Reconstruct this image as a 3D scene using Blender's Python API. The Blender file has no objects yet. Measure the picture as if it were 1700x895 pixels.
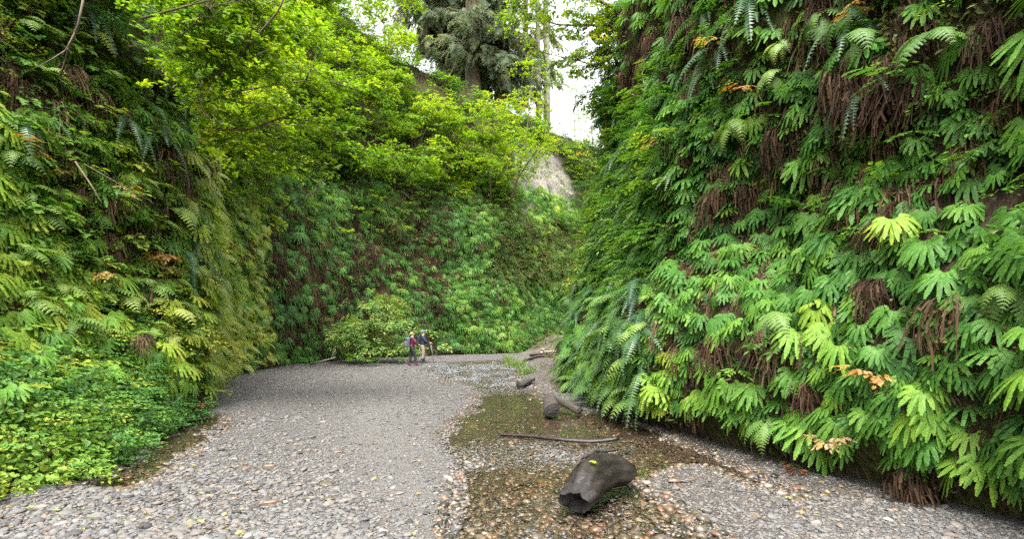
import bpy, math, random
import numpy as np
from mathutils import Vector, Matrix, Euler
R = math.radians
rng = np.random.default_rng(7)
random.seed(7)
scene = bpy.context.scene
COL = scene.collection

# ------------------------------------------------------------------ camera, sky, sun, exposure
CAM_H = 1.7
FPX, CX, HY = 900.0, 850.0, 550.0          # focal length, principal column and horizon row (1700 px wide photo)
cd = bpy.data.cameras.new('camera')
cam = bpy.data.objects.new('camera', cd); COL.objects.link(cam)
cam.location = (0, 0, CAM_H); cam.rotation_euler = (R(90), 0, 0)
cd.sensor_width = 36; cd.lens = 36 * FPX / 1700; cd.shift_y = 102.5 / 1700
cd.clip_start = 0.05; cd.clip_end = 500
scene.camera = cam

SUN = Vector((-0.07, -0.46, 0.88)).normalized()
world = bpy.data.worlds.new('World'); scene.world = world; world.use_nodes = True
wt = world.node_tree; wt.nodes.clear()
sky = wt.nodes.new('ShaderNodeTexSky'); sky.sky_type = 'NISHITA'; sky.sun_disc = False
sky.sun_elevation = math.asin(SUN.z); sky.sun_rotation = math.atan2(SUN.x, SUN.y)
sky.air_density = 1.0; sky.dust_density = 3.0
hsv = wt.nodes.new('ShaderNodeHueSaturation'); hsv.inputs['Saturation'].default_value = 0.12
bg = wt.nodes.new('ShaderNodeBackground'); bg.inputs['Strength'].default_value = 0.15
wo = wt.nodes.new('ShaderNodeOutputWorld')
wt.links.new(sky.outputs[0], hsv.inputs['Color']); wt.links.new(hsv.outputs[0], bg.inputs[0]); wt.links.new(bg.outputs[0], wo.inputs[0])
sl = bpy.data.lights.new('sun', 'SUN'); sl.energy = 1.5; sl.angle = R(30); sl.color = (1.0, 0.95, 0.86)
so = bpy.data.objects.new('sun', sl); COL.objects.link(so)
so.rotation_euler = SUN.to_track_quat('Z', 'Y').to_euler()
vs = scene.view_settings
vs.view_transform = 'Standard'; vs.look = 'None'; vs.exposure = 2.55; vs.gamma = 1
scene.cycles.max_bounces = 6; scene.cycles.diffuse_bounces = 4; scene.cycles.glossy_bounces = 2
scene.cycles.transmission_bounces = 4; scene.cycles.transparent_max_bounces = 6
scene.cycles.caustics_reflective = False; scene.cycles.caustics_refractive = False
scene.cycles.use_denoising = False

# ------------------------------------------------------------------ helpers
def px(x, y, z):
    y = np.maximum(y, 0.05)
    return CX + FPX * x / y, HY - FPX * (z - CAM_H) / y

def gpt(u, v, z=0.0):                      # ground point seen at a pixel
    d = FPX * (CAM_H - z) / (v - HY)
    return (u - CX) / FPX * d, d

def smooth(a, b, x):
    t = np.clip((x - a) / (b - a), 0, 1); return t * t * (3 - 2 * t)

_lat = np.random.default_rng(3).random((256, 256))
def vnoise(x, y):
    x = np.asarray(x, float); y = np.asarray(y, float)
    xi = np.floor(x).astype(int); yi = np.floor(y).astype(int)
    fx = x - xi; fy = y - yi; fx = fx * fx * (3 - 2 * fx); fy = fy * fy * (3 - 2 * fy)
    g = lambda i, j: _lat[i % 256, j % 256]
    return (g(xi, yi) * (1 - fx) + g(xi + 1, yi) * fx) * (1 - fy) + (g(xi, yi + 1) * (1 - fx) + g(xi + 1, yi + 1) * fx) * fy
def fbm(x, y, o=4):
    s = 0; a = 0.5; t = 0
    for k in range(o):
        s = s + a * vnoise(np.asarray(x) * 2 ** k + 17.3 * k, np.asarray(y) * 2 ** k + 5.1 * k); t += a; a *= 0.5
    return s / t

class MB:
    def __init__(self): self.v = []; self.f = []; self.m = []
    def add(self, vs, fs, m=0):
        b = len(self.v); self.v.extend(tuple(map(float, p)) for p in vs)
        self.f.extend(tuple(i + b for i in f) for f in fs); self.m.extend([m] * len(fs))
    def tube(self, pts, radii, n=6, m=0, cap=True, jitter=0.0):
        pts = [Vector(p) for p in pts]; k = len(pts)
        vs_ = []; prev = None
        for i, p in enumerate(pts):
            t = (pts[min(i + 1, k - 1)] - pts[max(i - 1, 0)]).normalized()
            if prev is None:
                a = t.orthogonal().normalized()
            else:
                a = (prev - t * prev.dot(t)).normalized()
            prev = a; b = t.cross(a)
            for j in range(n):
                th = 2 * math.pi * j / n
                r = radii[i] * (1 + jitter * random.uniform(-1, 1))
                vs_.append(p + (a * math.cos(th) + b * math.sin(th)) * r)
        fs = [(i * n + j, i * n + (j + 1) % n, (i + 1) * n + (j + 1) % n, (i + 1) * n + j) for i in range(k - 1) for j in range(n)]
        if cap:
            fs += [tuple(range(n))[::-1], tuple((k - 1) * n + j for j in range(n))]
        self.add(vs_, fs, m)
    def mesh(self, name, mats, smooth_=False):
        me = bpy.data.meshes.new(name); me.from_pydata(self.v, [], self.f)
        for m in mats: me.materials.append(m)
        if len(mats) > 1: me.polygons.foreach_set('material_index', self.m)
        if smooth_: me.polygons.foreach_set('use_smooth', [True] * len(me.polygons))
        me.update(); return me

def tag(o, label=None, cat=None, group=None, kind=None, tint=None):
    if label: o['label'] = label
    if cat: o['category'] = cat
    if group: o['group'] = group
    if kind: o['kind'] = kind
    if tint is not None: o['tint'] = float(tint)
    return o
def link(name, data, parent=None):
    o = bpy.data.objects.new(name, data); COL.objects.link(o)
    if parent is not None: o.parent = parent
    return o
def grid_mesh(name, X, Y, Z, mats, attrs=None, smooth_=True, keep=None):
    n, m = X.shape
    co = np.stack([X, Y, Z], -1).reshape(-1, 3)
    i = np.arange(n * m).reshape(n, m)
    q = np.stack([i[:-1, :-1], i[:-1, 1:], i[1:, 1:], i[1:, :-1]], -1).reshape(-1, 4)
    if keep is not None: q = q[keep.reshape(-1)]
    me = bpy.data.meshes.new(name)
    me.vertices.add(len(co)); me.vertices.foreach_set('co', co.ravel())
    me.loops.add(len(q) * 4); me.loops.foreach_set('vertex_index', q.ravel())
    me.polygons.add(len(q)); me.polygons.foreach_set('loop_start', np.arange(len(q)) * 4)
    me.polygons.foreach_set('use_smooth', np.full(len(q), smooth_))
    for k, a in (attrs or {}).items():
        at = me.attributes.new(k, 'FLOAT', 'POINT'); at.data.foreach_set('value', np.asarray(a, np.float32).ravel())
    for mt in mats: me.materials.append(mt)
    me.update(calc_edges=True); me.validate(); return me

# ------------------------------------------------------------------ materials
def new_mat(name):
    m = bpy.data.materials.new(name); m.use_nodes = True
    nt = m.node_tree; nt.nodes.clear()
    return m, nt, (lambda t: nt.nodes.new(t)), nt.links.new
def ramp(nt, stops, interp='LINEAR'):
    n = nt.nodes.new('ShaderNodeValToRGB'); cr = n.color_ramp; cr.interpolation = interp
    while len(cr.elements) > 1: cr.elements.remove(cr.elements[-1])
    cr.elements[0].position = stops[0][0]; cr.elements[0].color = (*stops[0][1], 1)
    for p, c in stops[1:]:
        e = cr.elements.new(p); e.color = (*c, 1)
    return n
def math_node(nt, op, a, b=None, c=None):
    n = nt.nodes.new('ShaderNodeMath'); n.operation = op
    for i, x in enumerate((a, b, c)):
        if x is None: continue
        if isinstance(x, (int, float)): n.inputs[i].default_value = x
        else: nt.links.new(x, n.inputs[i])
    return n.outputs[0]
def leaf_mat(name, stops, rough=0.42, trans=0.38, var=0.22, spec=0.4):
    m, nt, N, L = new_mat(name)
    at = N('ShaderNodeAttribute'); at.attribute_type = 'INSTANCER'; at.attribute_name = 'tint'
    ge = N('ShaderNodeNewGeometry')
    ri = math_node(nt, 'MULTIPLY_ADD', ge.outputs['Random Per Island'], var, -var / 2)
    tc = N('ShaderNodeTexCoord'); no = N('ShaderNodeTexNoise'); no.inputs['Scale'].default_value = 14
    L(tc.outputs['Object'], no.inputs['Vector'])
    nn = math_node(nt, 'MULTIPLY_ADD', no.outputs[0], 0.30, -0.15)
    t = math_node(nt, 'ADD', math_node(nt, 'ADD', at.outputs['Fac'], ri), nn)
    rp = ramp(nt, stops); L(t, rp.inputs[0])
    pb = N('ShaderNodeBsdfPrincipled'); L(rp.outputs[0], pb.inputs['Base Color'])
    pb.inputs['Roughness'].default_value = rough; pb.inputs['Specular IOR Level'].default_value = spec
    tl = N('ShaderNodeBsdfTranslucent')
    mx = N('ShaderNodeMix'); mx.data_type = 'RGBA'; mx.blend_type = 'MULTIPLY'; mx.inputs[0].default_value = 1
    L(rp.outputs[0], mx.inputs[6]); mx.inputs[7].default_value = (1.5, 1.45, 0.55, 1)
    L(mx.outputs[2], tl.inputs[0])
    ms = N('ShaderNodeMixShader'); ms.inputs[0].default_value = trans
    L(pb.outputs[0], ms.inputs[1]); L(tl.outputs[0], ms.inputs[2])
    out = N('ShaderNodeOutputMaterial'); L(ms.outputs[0], out.inputs[0])
    return m
G = {}
G['fern'] = leaf_mat('fern_leaf', [(0, (.026, .082, .016)), (.3, (.062, .172, .028)), (.55, (.118, .248, .032)), (.8, (.21, .325, .03)), (1, (.36, .37, .05))], rough=.5, spec=.22)
G['sword'] = leaf_mat('sword_fern_leaf', [(0, (.032, .086, .044)), (.4, (.065, .145, .056)), (.7, (.11, .20, .05)), (1, (.25, .31, .06))], rough=.4, spec=.45)
G['lady'] = leaf_mat('lady_fern_leaf', [(0, (.04, .105, .028)), (.4, (.085, .18, .036)), (.7, (.17, .27, .05)), (1, (.31, .35, .08))], rough=.5)
G['broad'] = leaf_mat('broad_leaf', [(0, (.030, .090, .024)), (.4, (.068, .180, .030)), (.7, (.14, .25, .03)), (1, (.32, .32, .04))], rough=.5, spec=.2, trans=.36)
G['maple'] = leaf_mat('vine_maple_leaf', [(0, (.055, .125, .018)), (.4, (.15, .27, .018)), (.7, (.27, .36, .02)), (.88, (.40, .40, .03)), (1, (.44, .32, .03))], rough=.45, trans=.52, spec=.25)
G['ivy'] = leaf_mat('creeper_leaf', [(0, (.035, .095, .022)), (.45, (.085, .20, .026)), (.8, (.17, .28, .03)), (1, (.28, .31, .06))], rough=.5, spec=.25, var=.3, trans=.3)
G['olive'] = leaf_mat('olive_leaf', [(0, (.04, .055, .016)), (.5, (.095, .115, .025)), (1, (.19, .19, .045))], rough=.55, trans=.3)
G['spruce'] = leaf_mat('spruce_needle', [(0, (.075, .115, .075)), (.5, (.15, .20, .125)), (1, (.25, .25, .14))], rough=.6, trans=.34)  # needle colour paled to carry the haze over the far trees
G['autumn'] = leaf_mat('autumn_leaf', [(0, (.11, .038, .018)), (.35, (.22, .080, .023)), (.6, (.32, .17, .03)), (.8, (.39, .29, .05)), (1, (.37, .22, .17))], rough=.45, trans=.4, var=.35)
G['dead'] = leaf_mat('dead_fern', [(0, (.028, .017, .010)), (.5, (.085, .052, .030)), (1, (.18, .125, .072))], rough=.8, trans=.12, var=.4, spec=.1)
G['litter'] = leaf_mat('fallen_leaf_skin', [(0, (.10, .05, .025)), (.4, (.22, .15, .07)), (.7, (.30, .25, .08)), (1, (.16, .22, .05))], rough=.55, trans=.2, var=.2)
G['grass'] = leaf_mat('grass_blade_skin', [(0, (.06, .12, .03)), (.6, (.14, .22, .05)), (1, (.26, .28, .08))], rough=.45, trans=.35)

def wood_mat(name, c1, c2, scale=(1, 1, 1), rough=.8, bump=.4, nscale=6, moss=0, spec=.3):
    m, nt, N, L = new_mat(name)
    tc = N('ShaderNodeTexCoord'); mp = N('ShaderNodeMapping'); mp.inputs['Scale'].default_value = scale
    L(tc.outputs['Object'], mp.inputs[0])
    no = N('ShaderNodeTexNoise'); no.inputs['Scale'].default_value = nscale; no.inputs['Detail'].default_value = 8; no.inputs['Roughness'].default_value = .65
    L(mp.outputs[0], no.inputs['Vector'])
    rp = ramp(nt, [(.32, c1), (.7, c2)]); L(no.outputs[0], rp.inputs[0])
    col = rp.outputs[0]
    if moss:
        n2 = N('ShaderNodeTexNoise'); n2.inputs['Scale'].default_value = 2.2; L(tc.outputs['Object'], n2.inputs['Vector'])
        r2 = ramp(nt, [(.5, (0, 0, 0)), (.66, (moss, moss, moss))]); L(n2.outputs[0], r2.inputs[0])
        mx = N('ShaderNodeMix'); mx.data_type = 'RGBA'; L(r2.outputs[0], mx.inputs[0]); L(col, mx.inputs[6]); mx.inputs[7].default_value = (.09, .12, .03, 1)
        col = mx.outputs[2]
    pb = N('ShaderNodeBsdfPrincipled'); L(col, pb.inputs['Base Color']); pb.inputs['Roughness'].default_value = rough
    pb.inputs['Specular IOR Level'].default_value = spec
    bp = N('ShaderNodeBump'); bp.inputs['Strength'].default_value = bump; bp.inputs['Distance'].default_value = .03; L(no.outputs[0], bp.inputs['Height']); L(bp.outputs[0], pb.inputs['Normal'])
    out = N('ShaderNodeOutputMaterial'); L(pb.outputs[0], out.inputs[0]); return m
W = {}
W['stem'] = wood_mat('twig_bark', (.05, .035, .022), (.13, .095, .06))
W['stalk'] = wood_mat('fern_stalk', (.02, .012, .01), (.05, .03, .02))
W['green_stem'] = wood_mat('green_stem', (.07, .11, .03), (.14, .15, .05))
W['bark'] = wood_mat('conifer_bark', (.07, .052, .038), (.20, .155, .115), (3, 3, .5), nscale=3, bump=.8, moss=.3)
W['alder'] = wood_mat('alder_bark', (.16, .15, .11), (.34, .32, .24), (1, 1, .4), nscale=2, moss=.9)
W['charred'] = wood_mat('charred_wood', (.007, .006, .0055), (.034, .027, .024), (2.5, 1.6, 7), rough=.38, nscale=2.2, bump=.6, spec=.3)
W['char_face'] = wood_mat('charred_hollow', (.008, .007, .007), (.035, .03, .028), rough=.7, nscale=9, bump=.9)
W['drift'] = wood_mat('driftwood', (.018, .015, .012), (.08, .066, .055), (9, 9, 1), nscale=4, bump=.6)
W['pale_drift'] = wood_mat('pale_driftwood', (.18, .155, .125), (.36, .32, .27), (9, 9, 1), nscale=4, bump=.5)

def wall_mat():
    m, nt, N, L = new_mat('cliff_soil')
    tc = N('ShaderNodeTexCoord')
    n1 = N('ShaderNodeTexNoise'); n1.inputs['Scale'].default_value = 1.3; n1.inputs['Detail'].default_value = 10; n1.inputs['Roughness'].default_value = .7
    L(tc.outputs['Object'], n1.inputs['Vector'])
    mp = N('ShaderNodeMapping'); mp.inputs['Scale'].default_value = (6, 6, 1.2); L(tc.outputs['Object'], mp.inputs[0])
    n2 = N('ShaderNodeTexNoise'); n2.inputs['Scale'].default_value = 2; n2.inputs['Detail'].default_value = 8; L(mp.outputs[0], n2.inputs['Vector'])
    soil = ramp(nt, [(.3, (.018, .013, .009)), (.5, (.050, .034, .020)), (.72, (.115, .075, .042))]); L(n2.outputs[0], soil.inputs[0])
    mossf = ramp(nt, [(.47, (0, 0, 0)), (.6, (1, 1, 1))]); L(n1.outputs[0], mossf.inputs[0])
    mossc = ramp(nt, [(.3, (.025, .036, .010)), (.7, (.085, .095, .022))]); L(n2.outputs[0], mossc.inputs[0])
    mx = N('ShaderNodeMix'); mx.data_type = 'RGBA'; L(mossf.outputs[0], mx.inputs[0]); L(soil.outputs[0], mx.inputs[6]); L(mossc.outputs[0], mx.inputs[7])
    ab = N('ShaderNodeAttribute'); ab.attribute_name = 'bare'
    n3 = N('ShaderNodeTexNoise'); n3.inputs['Scale'].default_value = 1.1; n3.inputs['Detail'].default_value = 12; n3.inputs['Roughness'].default_value = .72
    L(tc.outputs['Object'], n3.inputs['Vector'])
    clay = ramp(nt, [(.32, (.04, .034, .024)), (.42, (.13, .115, .088)), (.52, (.235, .22, .185)), (.62, (.18, .165, .135)), (.75, (.33, .31, .27))]); L(n3.outputs[0], clay.inputs[0])
    bf = math_node(nt, 'MULTIPLY_ADD', n1.outputs[0], 1.2, -.6)
    bsum = math_node(nt, 'ADD', ab.outputs['Fac'], bf)
    br = ramp(nt, [(.42, (0, 0, 0)), (.58, (1, 1, 1))]); L(bsum, br.inputs[0])
    m2 = N('ShaderNodeMix'); m2.data_type = 'RGBA'; L(br.outputs[0], m2.inputs[0]); L(mx.outputs[2], m2.inputs[6]); L(clay.outputs[0], m2.inputs[7])
    pb = N('ShaderNodeBsdfPrincipled'); L(m2.outputs[2], pb.inputs['Base Color']); pb.inputs['Roughness'].default_value = .95; pb.inputs['Specular IOR Level'].default_value = .15
    bp = N('ShaderNodeBump'); bp.inputs['Strength'].default_value = .8; bp.inputs['Distance'].default_value = .28
    hs = math_node(nt, 'ADD', n2.outputs[0], n3.outputs[0]); L(hs, bp.inputs['Height']); L(bp.outputs[0], pb.inputs['Normal'])
    out = N('ShaderNodeOutputMaterial'); L(pb.outputs[0], out.inputs[0]); return m
W['cliff'] = wall_mat()

STONES = [(0, (.029, .028, .028)), (.16, (.067, .066, .066)), (.32, (.104, .102, .098)), (.48, (.143, .139, .133)), (.60, (.098, .10, .105)), (.72, (.124, .112, .099)), (.84, (.168, .150, .132)), (.93, (.103, .074, .061)), (1, (.235, .228, .216))]
WETS = [(0, (.012, .0105, .008)), (.25, (.032, .028, .021)), (.45, (.066, .053, .037)), (.62, (.047, .043, .034)), (.78, (.085, .057, .033)), (.9, (.092, .048, .030)), (1, (.16, .145, .12))]
def stone_mat(name, stops, rough, spec):
    m, nt, N, L = new_mat(name)
    at = N('ShaderNodeAttribute'); at.attribute_type = 'INSTANCER'; at.attribute_name = 'tint'
    tc = N('ShaderNodeTexCoord'); no = N('ShaderNodeTexNoise'); no.inputs['Scale'].default_value = 3; no.inputs['Detail'].default_value = 6
    L(tc.outputs['Object'], no.inputs['Vector'])
    rp = ramp(nt, stops); L(math_node(nt, 'ADD', at.outputs['Fac'], math_node(nt, 'MULTIPLY_ADD', no.outputs[0], .14, -.07)), rp.inputs[0])
    n2 = N('ShaderNodeTexNoise'); n2.inputs['Scale'].default_value = 9; n2.inputs['Detail'].default_value = 6; L(tc.outputs['Object'], n2.inputs['Vector'])
    mx = N('ShaderNodeMix'); mx.data_type = 'RGBA'; mx.blend_type = 'MULTIPLY'; mx.inputs[0].default_value = 1
    sh = ramp(nt, [(.3, (.72, .71, .70)), (.7, (1.12, 1.12, 1.12))]); L(n2.outputs[0], sh.inputs[0])
    L(rp.outputs[0], mx.inputs[6]); L(sh.outputs[0], mx.inputs[7])
    pb = N('ShaderNodeBsdfPrincipled'); L(mx.outputs[2], pb.inputs['Base Color']); pb.inputs['Roughness'].default_value = rough; pb.inputs['Specular IOR Level'].default_value = spec
    out = N('ShaderNodeOutputMaterial'); L(pb.outputs[0], out.inputs[0]); return m
W['stone'] = stone_mat('dry_stone', STONES, .75, .3)
W['wet'] = stone_mat('wet_stone', [(p, tuple(min(.3, c * 1.55) for c in q)) for p, q in WETS], .3, .5)

def ground_mat():
    m, nt, N, L = new_mat('gravel_ground')
    tc = N('ShaderNodeTexCoord')
    def layer(scale):
        v = N('ShaderNodeTexVoronoi'); v.inputs['Scale'].default_value = scale; L(tc.outputs['Object'], v.inputs['Vector'])
        s = N('ShaderNodeSeparateColor'); L(v.outputs['Color'], s.inputs[0])
        rp = ramp(nt, STONES); L(s.outputs[0], rp.inputs[0])
        rw = ramp(nt, WETS); L(s.outputs[0], rw.inputs[0])
        return v, rp, rw
    v1, r1, w1 = layer(34); v2, r2, w2 = layer(85)
    n1 = N('ShaderNodeTexNoise'); n1.inputs['Scale'].default_value = 1.6; n1.inputs['Detail'].default_value = 8; L(tc.outputs['Object'], n1.inputs['Vector'])
    f = ramp(nt, [(.42, (0, 0, 0)), (.58, (1, 1, 1))]); L(n1.outputs[0], f.inputs[0])
    def mix(fac, a, b, bt='MIX'):
        x = N('ShaderNodeMix'); x.data_type = 'RGBA'; x.blend_type = bt
        if isinstance(fac, float): x.inputs[0].default_value = fac
        else: L(fac, x.inputs[0])
        for i, q in ((6, a), (7, b)):
            if isinstance(q, tuple): x.inputs[i].default_value = (*q, 1)
            else: L(q, x.inputs[i])
        return x.outputs[2]
    dry = mix(f.outputs[0], r2.outputs[0], r1.outputs[0])
    # colour darkens towards the gaps between the small stones
    e1 = ramp(nt, [(.35, (1, 1, 1)), (.62, (.45, .44, .43))]); L(v2.outputs['Distance'], e1.inputs[0])
    dry = mix(.8, dry, e1.outputs[0], 'MULTIPLY')
    sand = N('ShaderNodeAttribute'); sand.attribute_name = 'sand'
    n4 = N('ShaderNodeTexNoise'); n4.inputs['Scale'].default_value = 60; n4.inputs['Detail'].default_value = 6; L(tc.outputs['Object'], n4.inputs['Vector'])
    sc_ = ramp(nt, [(.3, (.084, .080, .074)), (.7, (.158, .152, .142))]); L(n4.outputs[0], sc_.inputs[0])
    dry = mix(math_node(nt, 'MULTIPLY', sand.outputs['Fac'], .6), dry, sc_.outputs[0])
    wet = mix(f.outputs[0], w2.outputs[0], w1.outputs[0])
    wa = N('ShaderNodeAttribute'); wa.attribute_name = 'wet'
    soil = N('ShaderNodeAttribute'); soil.attribute_name = 'soil'
    c = mix(wa.outputs['Fac'], dry, wet)
    sl_ = ramp(nt, [(.3, (.03, .022, .014)), (.7, (.13, .10, .065))]); L(n1.outputs[0], sl_.inputs[0])
    c = mix(soil.outputs['Fac'], c, sl_.outputs[0])
    pb = N('ShaderNodeBsdfPrincipled'); L(c, pb.inputs['Base Color'])
    L(math_node(nt, 'MULTIPLY_ADD', wa.outputs['Fac'], -.5, .9), pb.inputs['Roughness'])
    pb.inputs['Specular IOR Level'].default_value = .3
    bp = N('ShaderNodeBump'); bp.inputs['Strength'].default_value = .9; bp.inputs['Distance'].default_value = .02; bp.invert = True
    L(math_node(nt, 'ADD', v1.outputs['Distance'], math_node(nt, 'MULTIPLY', v2.outputs['Distance'], .5)), bp.inputs['Height']); L(bp.outputs[0], pb.inputs['Normal'])
    out = N('ShaderNodeOutputMaterial'); L(pb.outputs[0], out.inputs[0]); return m
W['ground'] = ground_mat()

def water_mat():
    m, nt, N, L = new_mat('stream_water')
    tc = N('ShaderNodeTexCoord'); mp = N('ShaderNodeMapping'); mp.inputs['Scale'].default_value = (1, .55, 1); L(tc.outputs['Object'], mp.inputs[0])
    a = N('ShaderNodeTexNoise'); a.inputs['Scale'].default_value = 5; a.inputs['Detail'].default_value = 3; L(mp.outputs[0], a.inputs['Vector'])
    b = N('ShaderNodeTexNoise'); b.inputs['Scale'].default_value = 11; b.inputs['Detail'].default_value = 2; b.inputs['Distortion'].default_value = .4; L(mp.outputs[0], b.inputs['Vector'])
    rf = N('ShaderNodeAttribute'); rf.attribute_name = 'riffle'
    h = math_node(nt, 'ADD', math_node(nt, 'MULTIPLY', a.outputs[0], .16), math_node(nt, 'MULTIPLY', b.outputs[0], rf.outputs['Fac']))
    bp = N('ShaderNodeBump'); bp.inputs['Strength'].default_value = 1; bp.inputs['Distance'].default_value = .032; L(h, bp.inputs['Height'])
    tr = N('ShaderNodeBsdfTransparent'); tr.inputs[0].default_value = (.88, .83, .74, 1)
    gl = N('ShaderNodeBsdfGlossy'); gl.inputs['Roughness'].default_value = .03; L(bp.outputs[0], gl.inputs['Normal'])
    fr = N('ShaderNodeFresnel'); fr.inputs['IOR'].default_value = 1.33; L(bp.outputs[0], fr.inputs['Normal'])
    ms = N('ShaderNodeMixShader'); L(fr.outputs[0], ms.inputs[0]); L(tr.outputs[0], ms.inputs[1]); L(gl.outputs[0], ms.inputs[2])
    # white water: foam streaks over stones, with sky glints painted in as pale colour
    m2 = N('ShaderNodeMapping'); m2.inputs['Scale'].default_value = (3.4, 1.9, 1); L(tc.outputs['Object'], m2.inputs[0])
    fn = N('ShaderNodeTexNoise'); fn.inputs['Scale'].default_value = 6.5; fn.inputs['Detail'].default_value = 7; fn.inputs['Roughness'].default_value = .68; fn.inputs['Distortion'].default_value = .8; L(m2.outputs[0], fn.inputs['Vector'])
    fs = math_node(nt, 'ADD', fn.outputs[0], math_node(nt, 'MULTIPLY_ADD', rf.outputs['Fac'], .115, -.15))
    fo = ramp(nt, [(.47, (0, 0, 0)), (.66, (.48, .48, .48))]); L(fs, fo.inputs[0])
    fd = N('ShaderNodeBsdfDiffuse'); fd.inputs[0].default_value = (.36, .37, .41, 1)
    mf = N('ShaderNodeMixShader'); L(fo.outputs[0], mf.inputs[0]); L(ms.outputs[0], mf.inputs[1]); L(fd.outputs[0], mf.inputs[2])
    out = N('ShaderNodeOutputMaterial'); L(mf.outputs[0], out.inputs[0]); return m
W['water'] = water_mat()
def plain(name, c, rough=.7, spec=.3, sss=0):
    m, nt, N, L = new_mat(name)
    pb = N('ShaderNodeBsdfPrincipled'); pb.inputs['Roughness'].default_value = rough; pb.inputs['Specular IOR Level'].default_value = spec
    tc = N('ShaderNodeTexCoord'); no = N('ShaderNodeTexNoise'); no.inputs['Scale'].default_value = 25; L(tc.outputs['Object'], no.inputs['Vector'])
    rp = ramp(nt, [(.3, tuple(x * .8 for x in c)), (.7, tuple(min(1, x * 1.15) for x in c))]); L(no.outputs[0], rp.inputs[0]); L(rp.outputs[0], pb.inputs['Base Color'])
    out = N('ShaderNodeOutputMaterial'); L(pb.outputs[0], out.inputs[0]); return m

# ------------------------------------------------------------------ ground, stream
STREAM = [(700, 612), (760, 600), (840, 597), (886, 606), (866, 626), (890, 645), (935, 668), (985, 683), (1045, 695), (1120, 722), (1200, 752), (1290, 790), (1375, 824), (1330, 832), (1230, 800), (1160, 772), (1120, 775), (1070, 800), (1130, 850), (1200, 895), (1240, 1010), (735, 1010), (740, 895), (742, 850), (765, 790), (770, 752), (738, 722), (745, 700), (790, 678), (800, 660), (770, 640), (722, 622)]
POOL = [(372, 686), (376, 712), (335, 742), (275, 788), (205, 812), (150, 806), (178, 775), (245, 733), (296, 698)]
def poly_sd(x, y, poly):                                # signed distance, inside positive
    P = np.array([gpt(u, v) for u, v in poly]); Q = np.roll(P, -1, 0)
    x = np.asarray(x, float); y = np.asarray(y, float)
    d = np.full(x.shape, 1e9); ins = np.zeros(x.shape, bool)
    for (ax, ay), (bx, by) in zip(P, Q):
        ex, ey = bx - ax, by - ay; wx, wy = x - ax, y - ay
        t = np.clip((wx * ex + wy * ey) / (ex * ex + ey * ey), 0, 1)
        d = np.minimum(d, np.hypot(wx - ex * t, wy - ey * t))
        with np.errstate(divide='ignore', invalid='ignore'):
            c = ((ay > y) != (by > y)) & (x < (bx - ax) * (y - ay) / (by - ay) + ax)
        ins ^= c
    return np.where(ins, d, -d)
WATER_Z = -0.045
def water_sd(x, y):
    n = (fbm(x * 1.3, y * 1.3, 4) - .5) * .55
    s = np.maximum(poly_sd(x, y, STREAM), poly_sd(x, y, POOL)) + n * np.clip(np.asarray(y) / 9, .4, 1.6)
    return s
def ground_h(x, y):
    x = np.asarray(x, float); y = np.asarray(y, float)
    sd = water_sd(x, y)
    h = (fbm(x * .35 + 9, y * .35, 3) - .5) * .10 + (fbm(x * 2.2, y * 2.2 + 4, 3) - .5) * .03
    h = h * smooth(.2, -1.2, sd) - (.105 - .025 * smooth(10, 15, y)) * smooth(-.30, .55, sd) + (fbm(x * 1.7 + 31, y * 1.7, 3) - .5) * (.10 + .10 * smooth(10, 16, y)) * smooth(-.1, .4, sd)
    bank = smooth(17.5, 21, y) * smooth(.35, 1.5, x) * smooth(-.1, -.9, sd) * .30
    bank = bank + smooth(29, 44, y) * smooth(1.0, 3.4, x) * 1.1 * smooth(.0, -.8, sd)
    foot = smooth(2.6 - .0 * y, 4.2, x) * smooth(9, 3, y) * .12
    return h + bank + foot
def axis(a, b, dens):
    out = [a]
    while out[-1] < b: out.append(out[-1] + dens(out[-1]))
    return np.array(out)
gy = axis(-6, 90, lambda y: .045 if -1 < y < 9 else (.045 + (y - 9) * .012 if y >= 9 else .3))
gx = axis(-60, 60, lambda x: .06 if -7.5 < x < 5.5 else min(.06 + (abs(x + 1) - 6.4) * .15, 3))
X, Y = np.meshgrid(gx, gy)
Hh = ground_h(X, Y); SD = water_sd(X, Y)
U, V = px(X, Y, Hh)
wet = np.maximum(smooth(-.28, .04, SD) * smooth(.02, -.03, Hh), smooth(-1.1, -.1, SD) * smooth(950, 1080, U) * .6)
sand = np.maximum(np.exp(-((U - 625 - (V - 700) * .42) / 90) ** 2) * smooth(630, 690, V) * (.45 + .8 * fbm(X * .9, Y * .9)), smooth(15, 22, Y) * smooth(.2, 1.2, X) * .8)
sand = np.maximum(sand, np.exp(-((U - 40) / 110) ** 2) * smooth(815, 850, V) * .9) * (1 - wet)
soil = np.maximum(smooth(.5, 2.2, X - 2.9 + .15 * (Y - 5)) * smooth(14, 8, Y) * .5, smooth(14, 18, Y) * smooth(.5, 1.4, X) * .75 * (1 - wet))
gm = grid_mesh('gravel_bed', X, Y, Hh, [W['ground']], {'wet': wet, 'sand': np.clip(sand, 0, 1), 'soil': soil})
tag(link('gravel_bed', gm), kind='structure')
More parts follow.
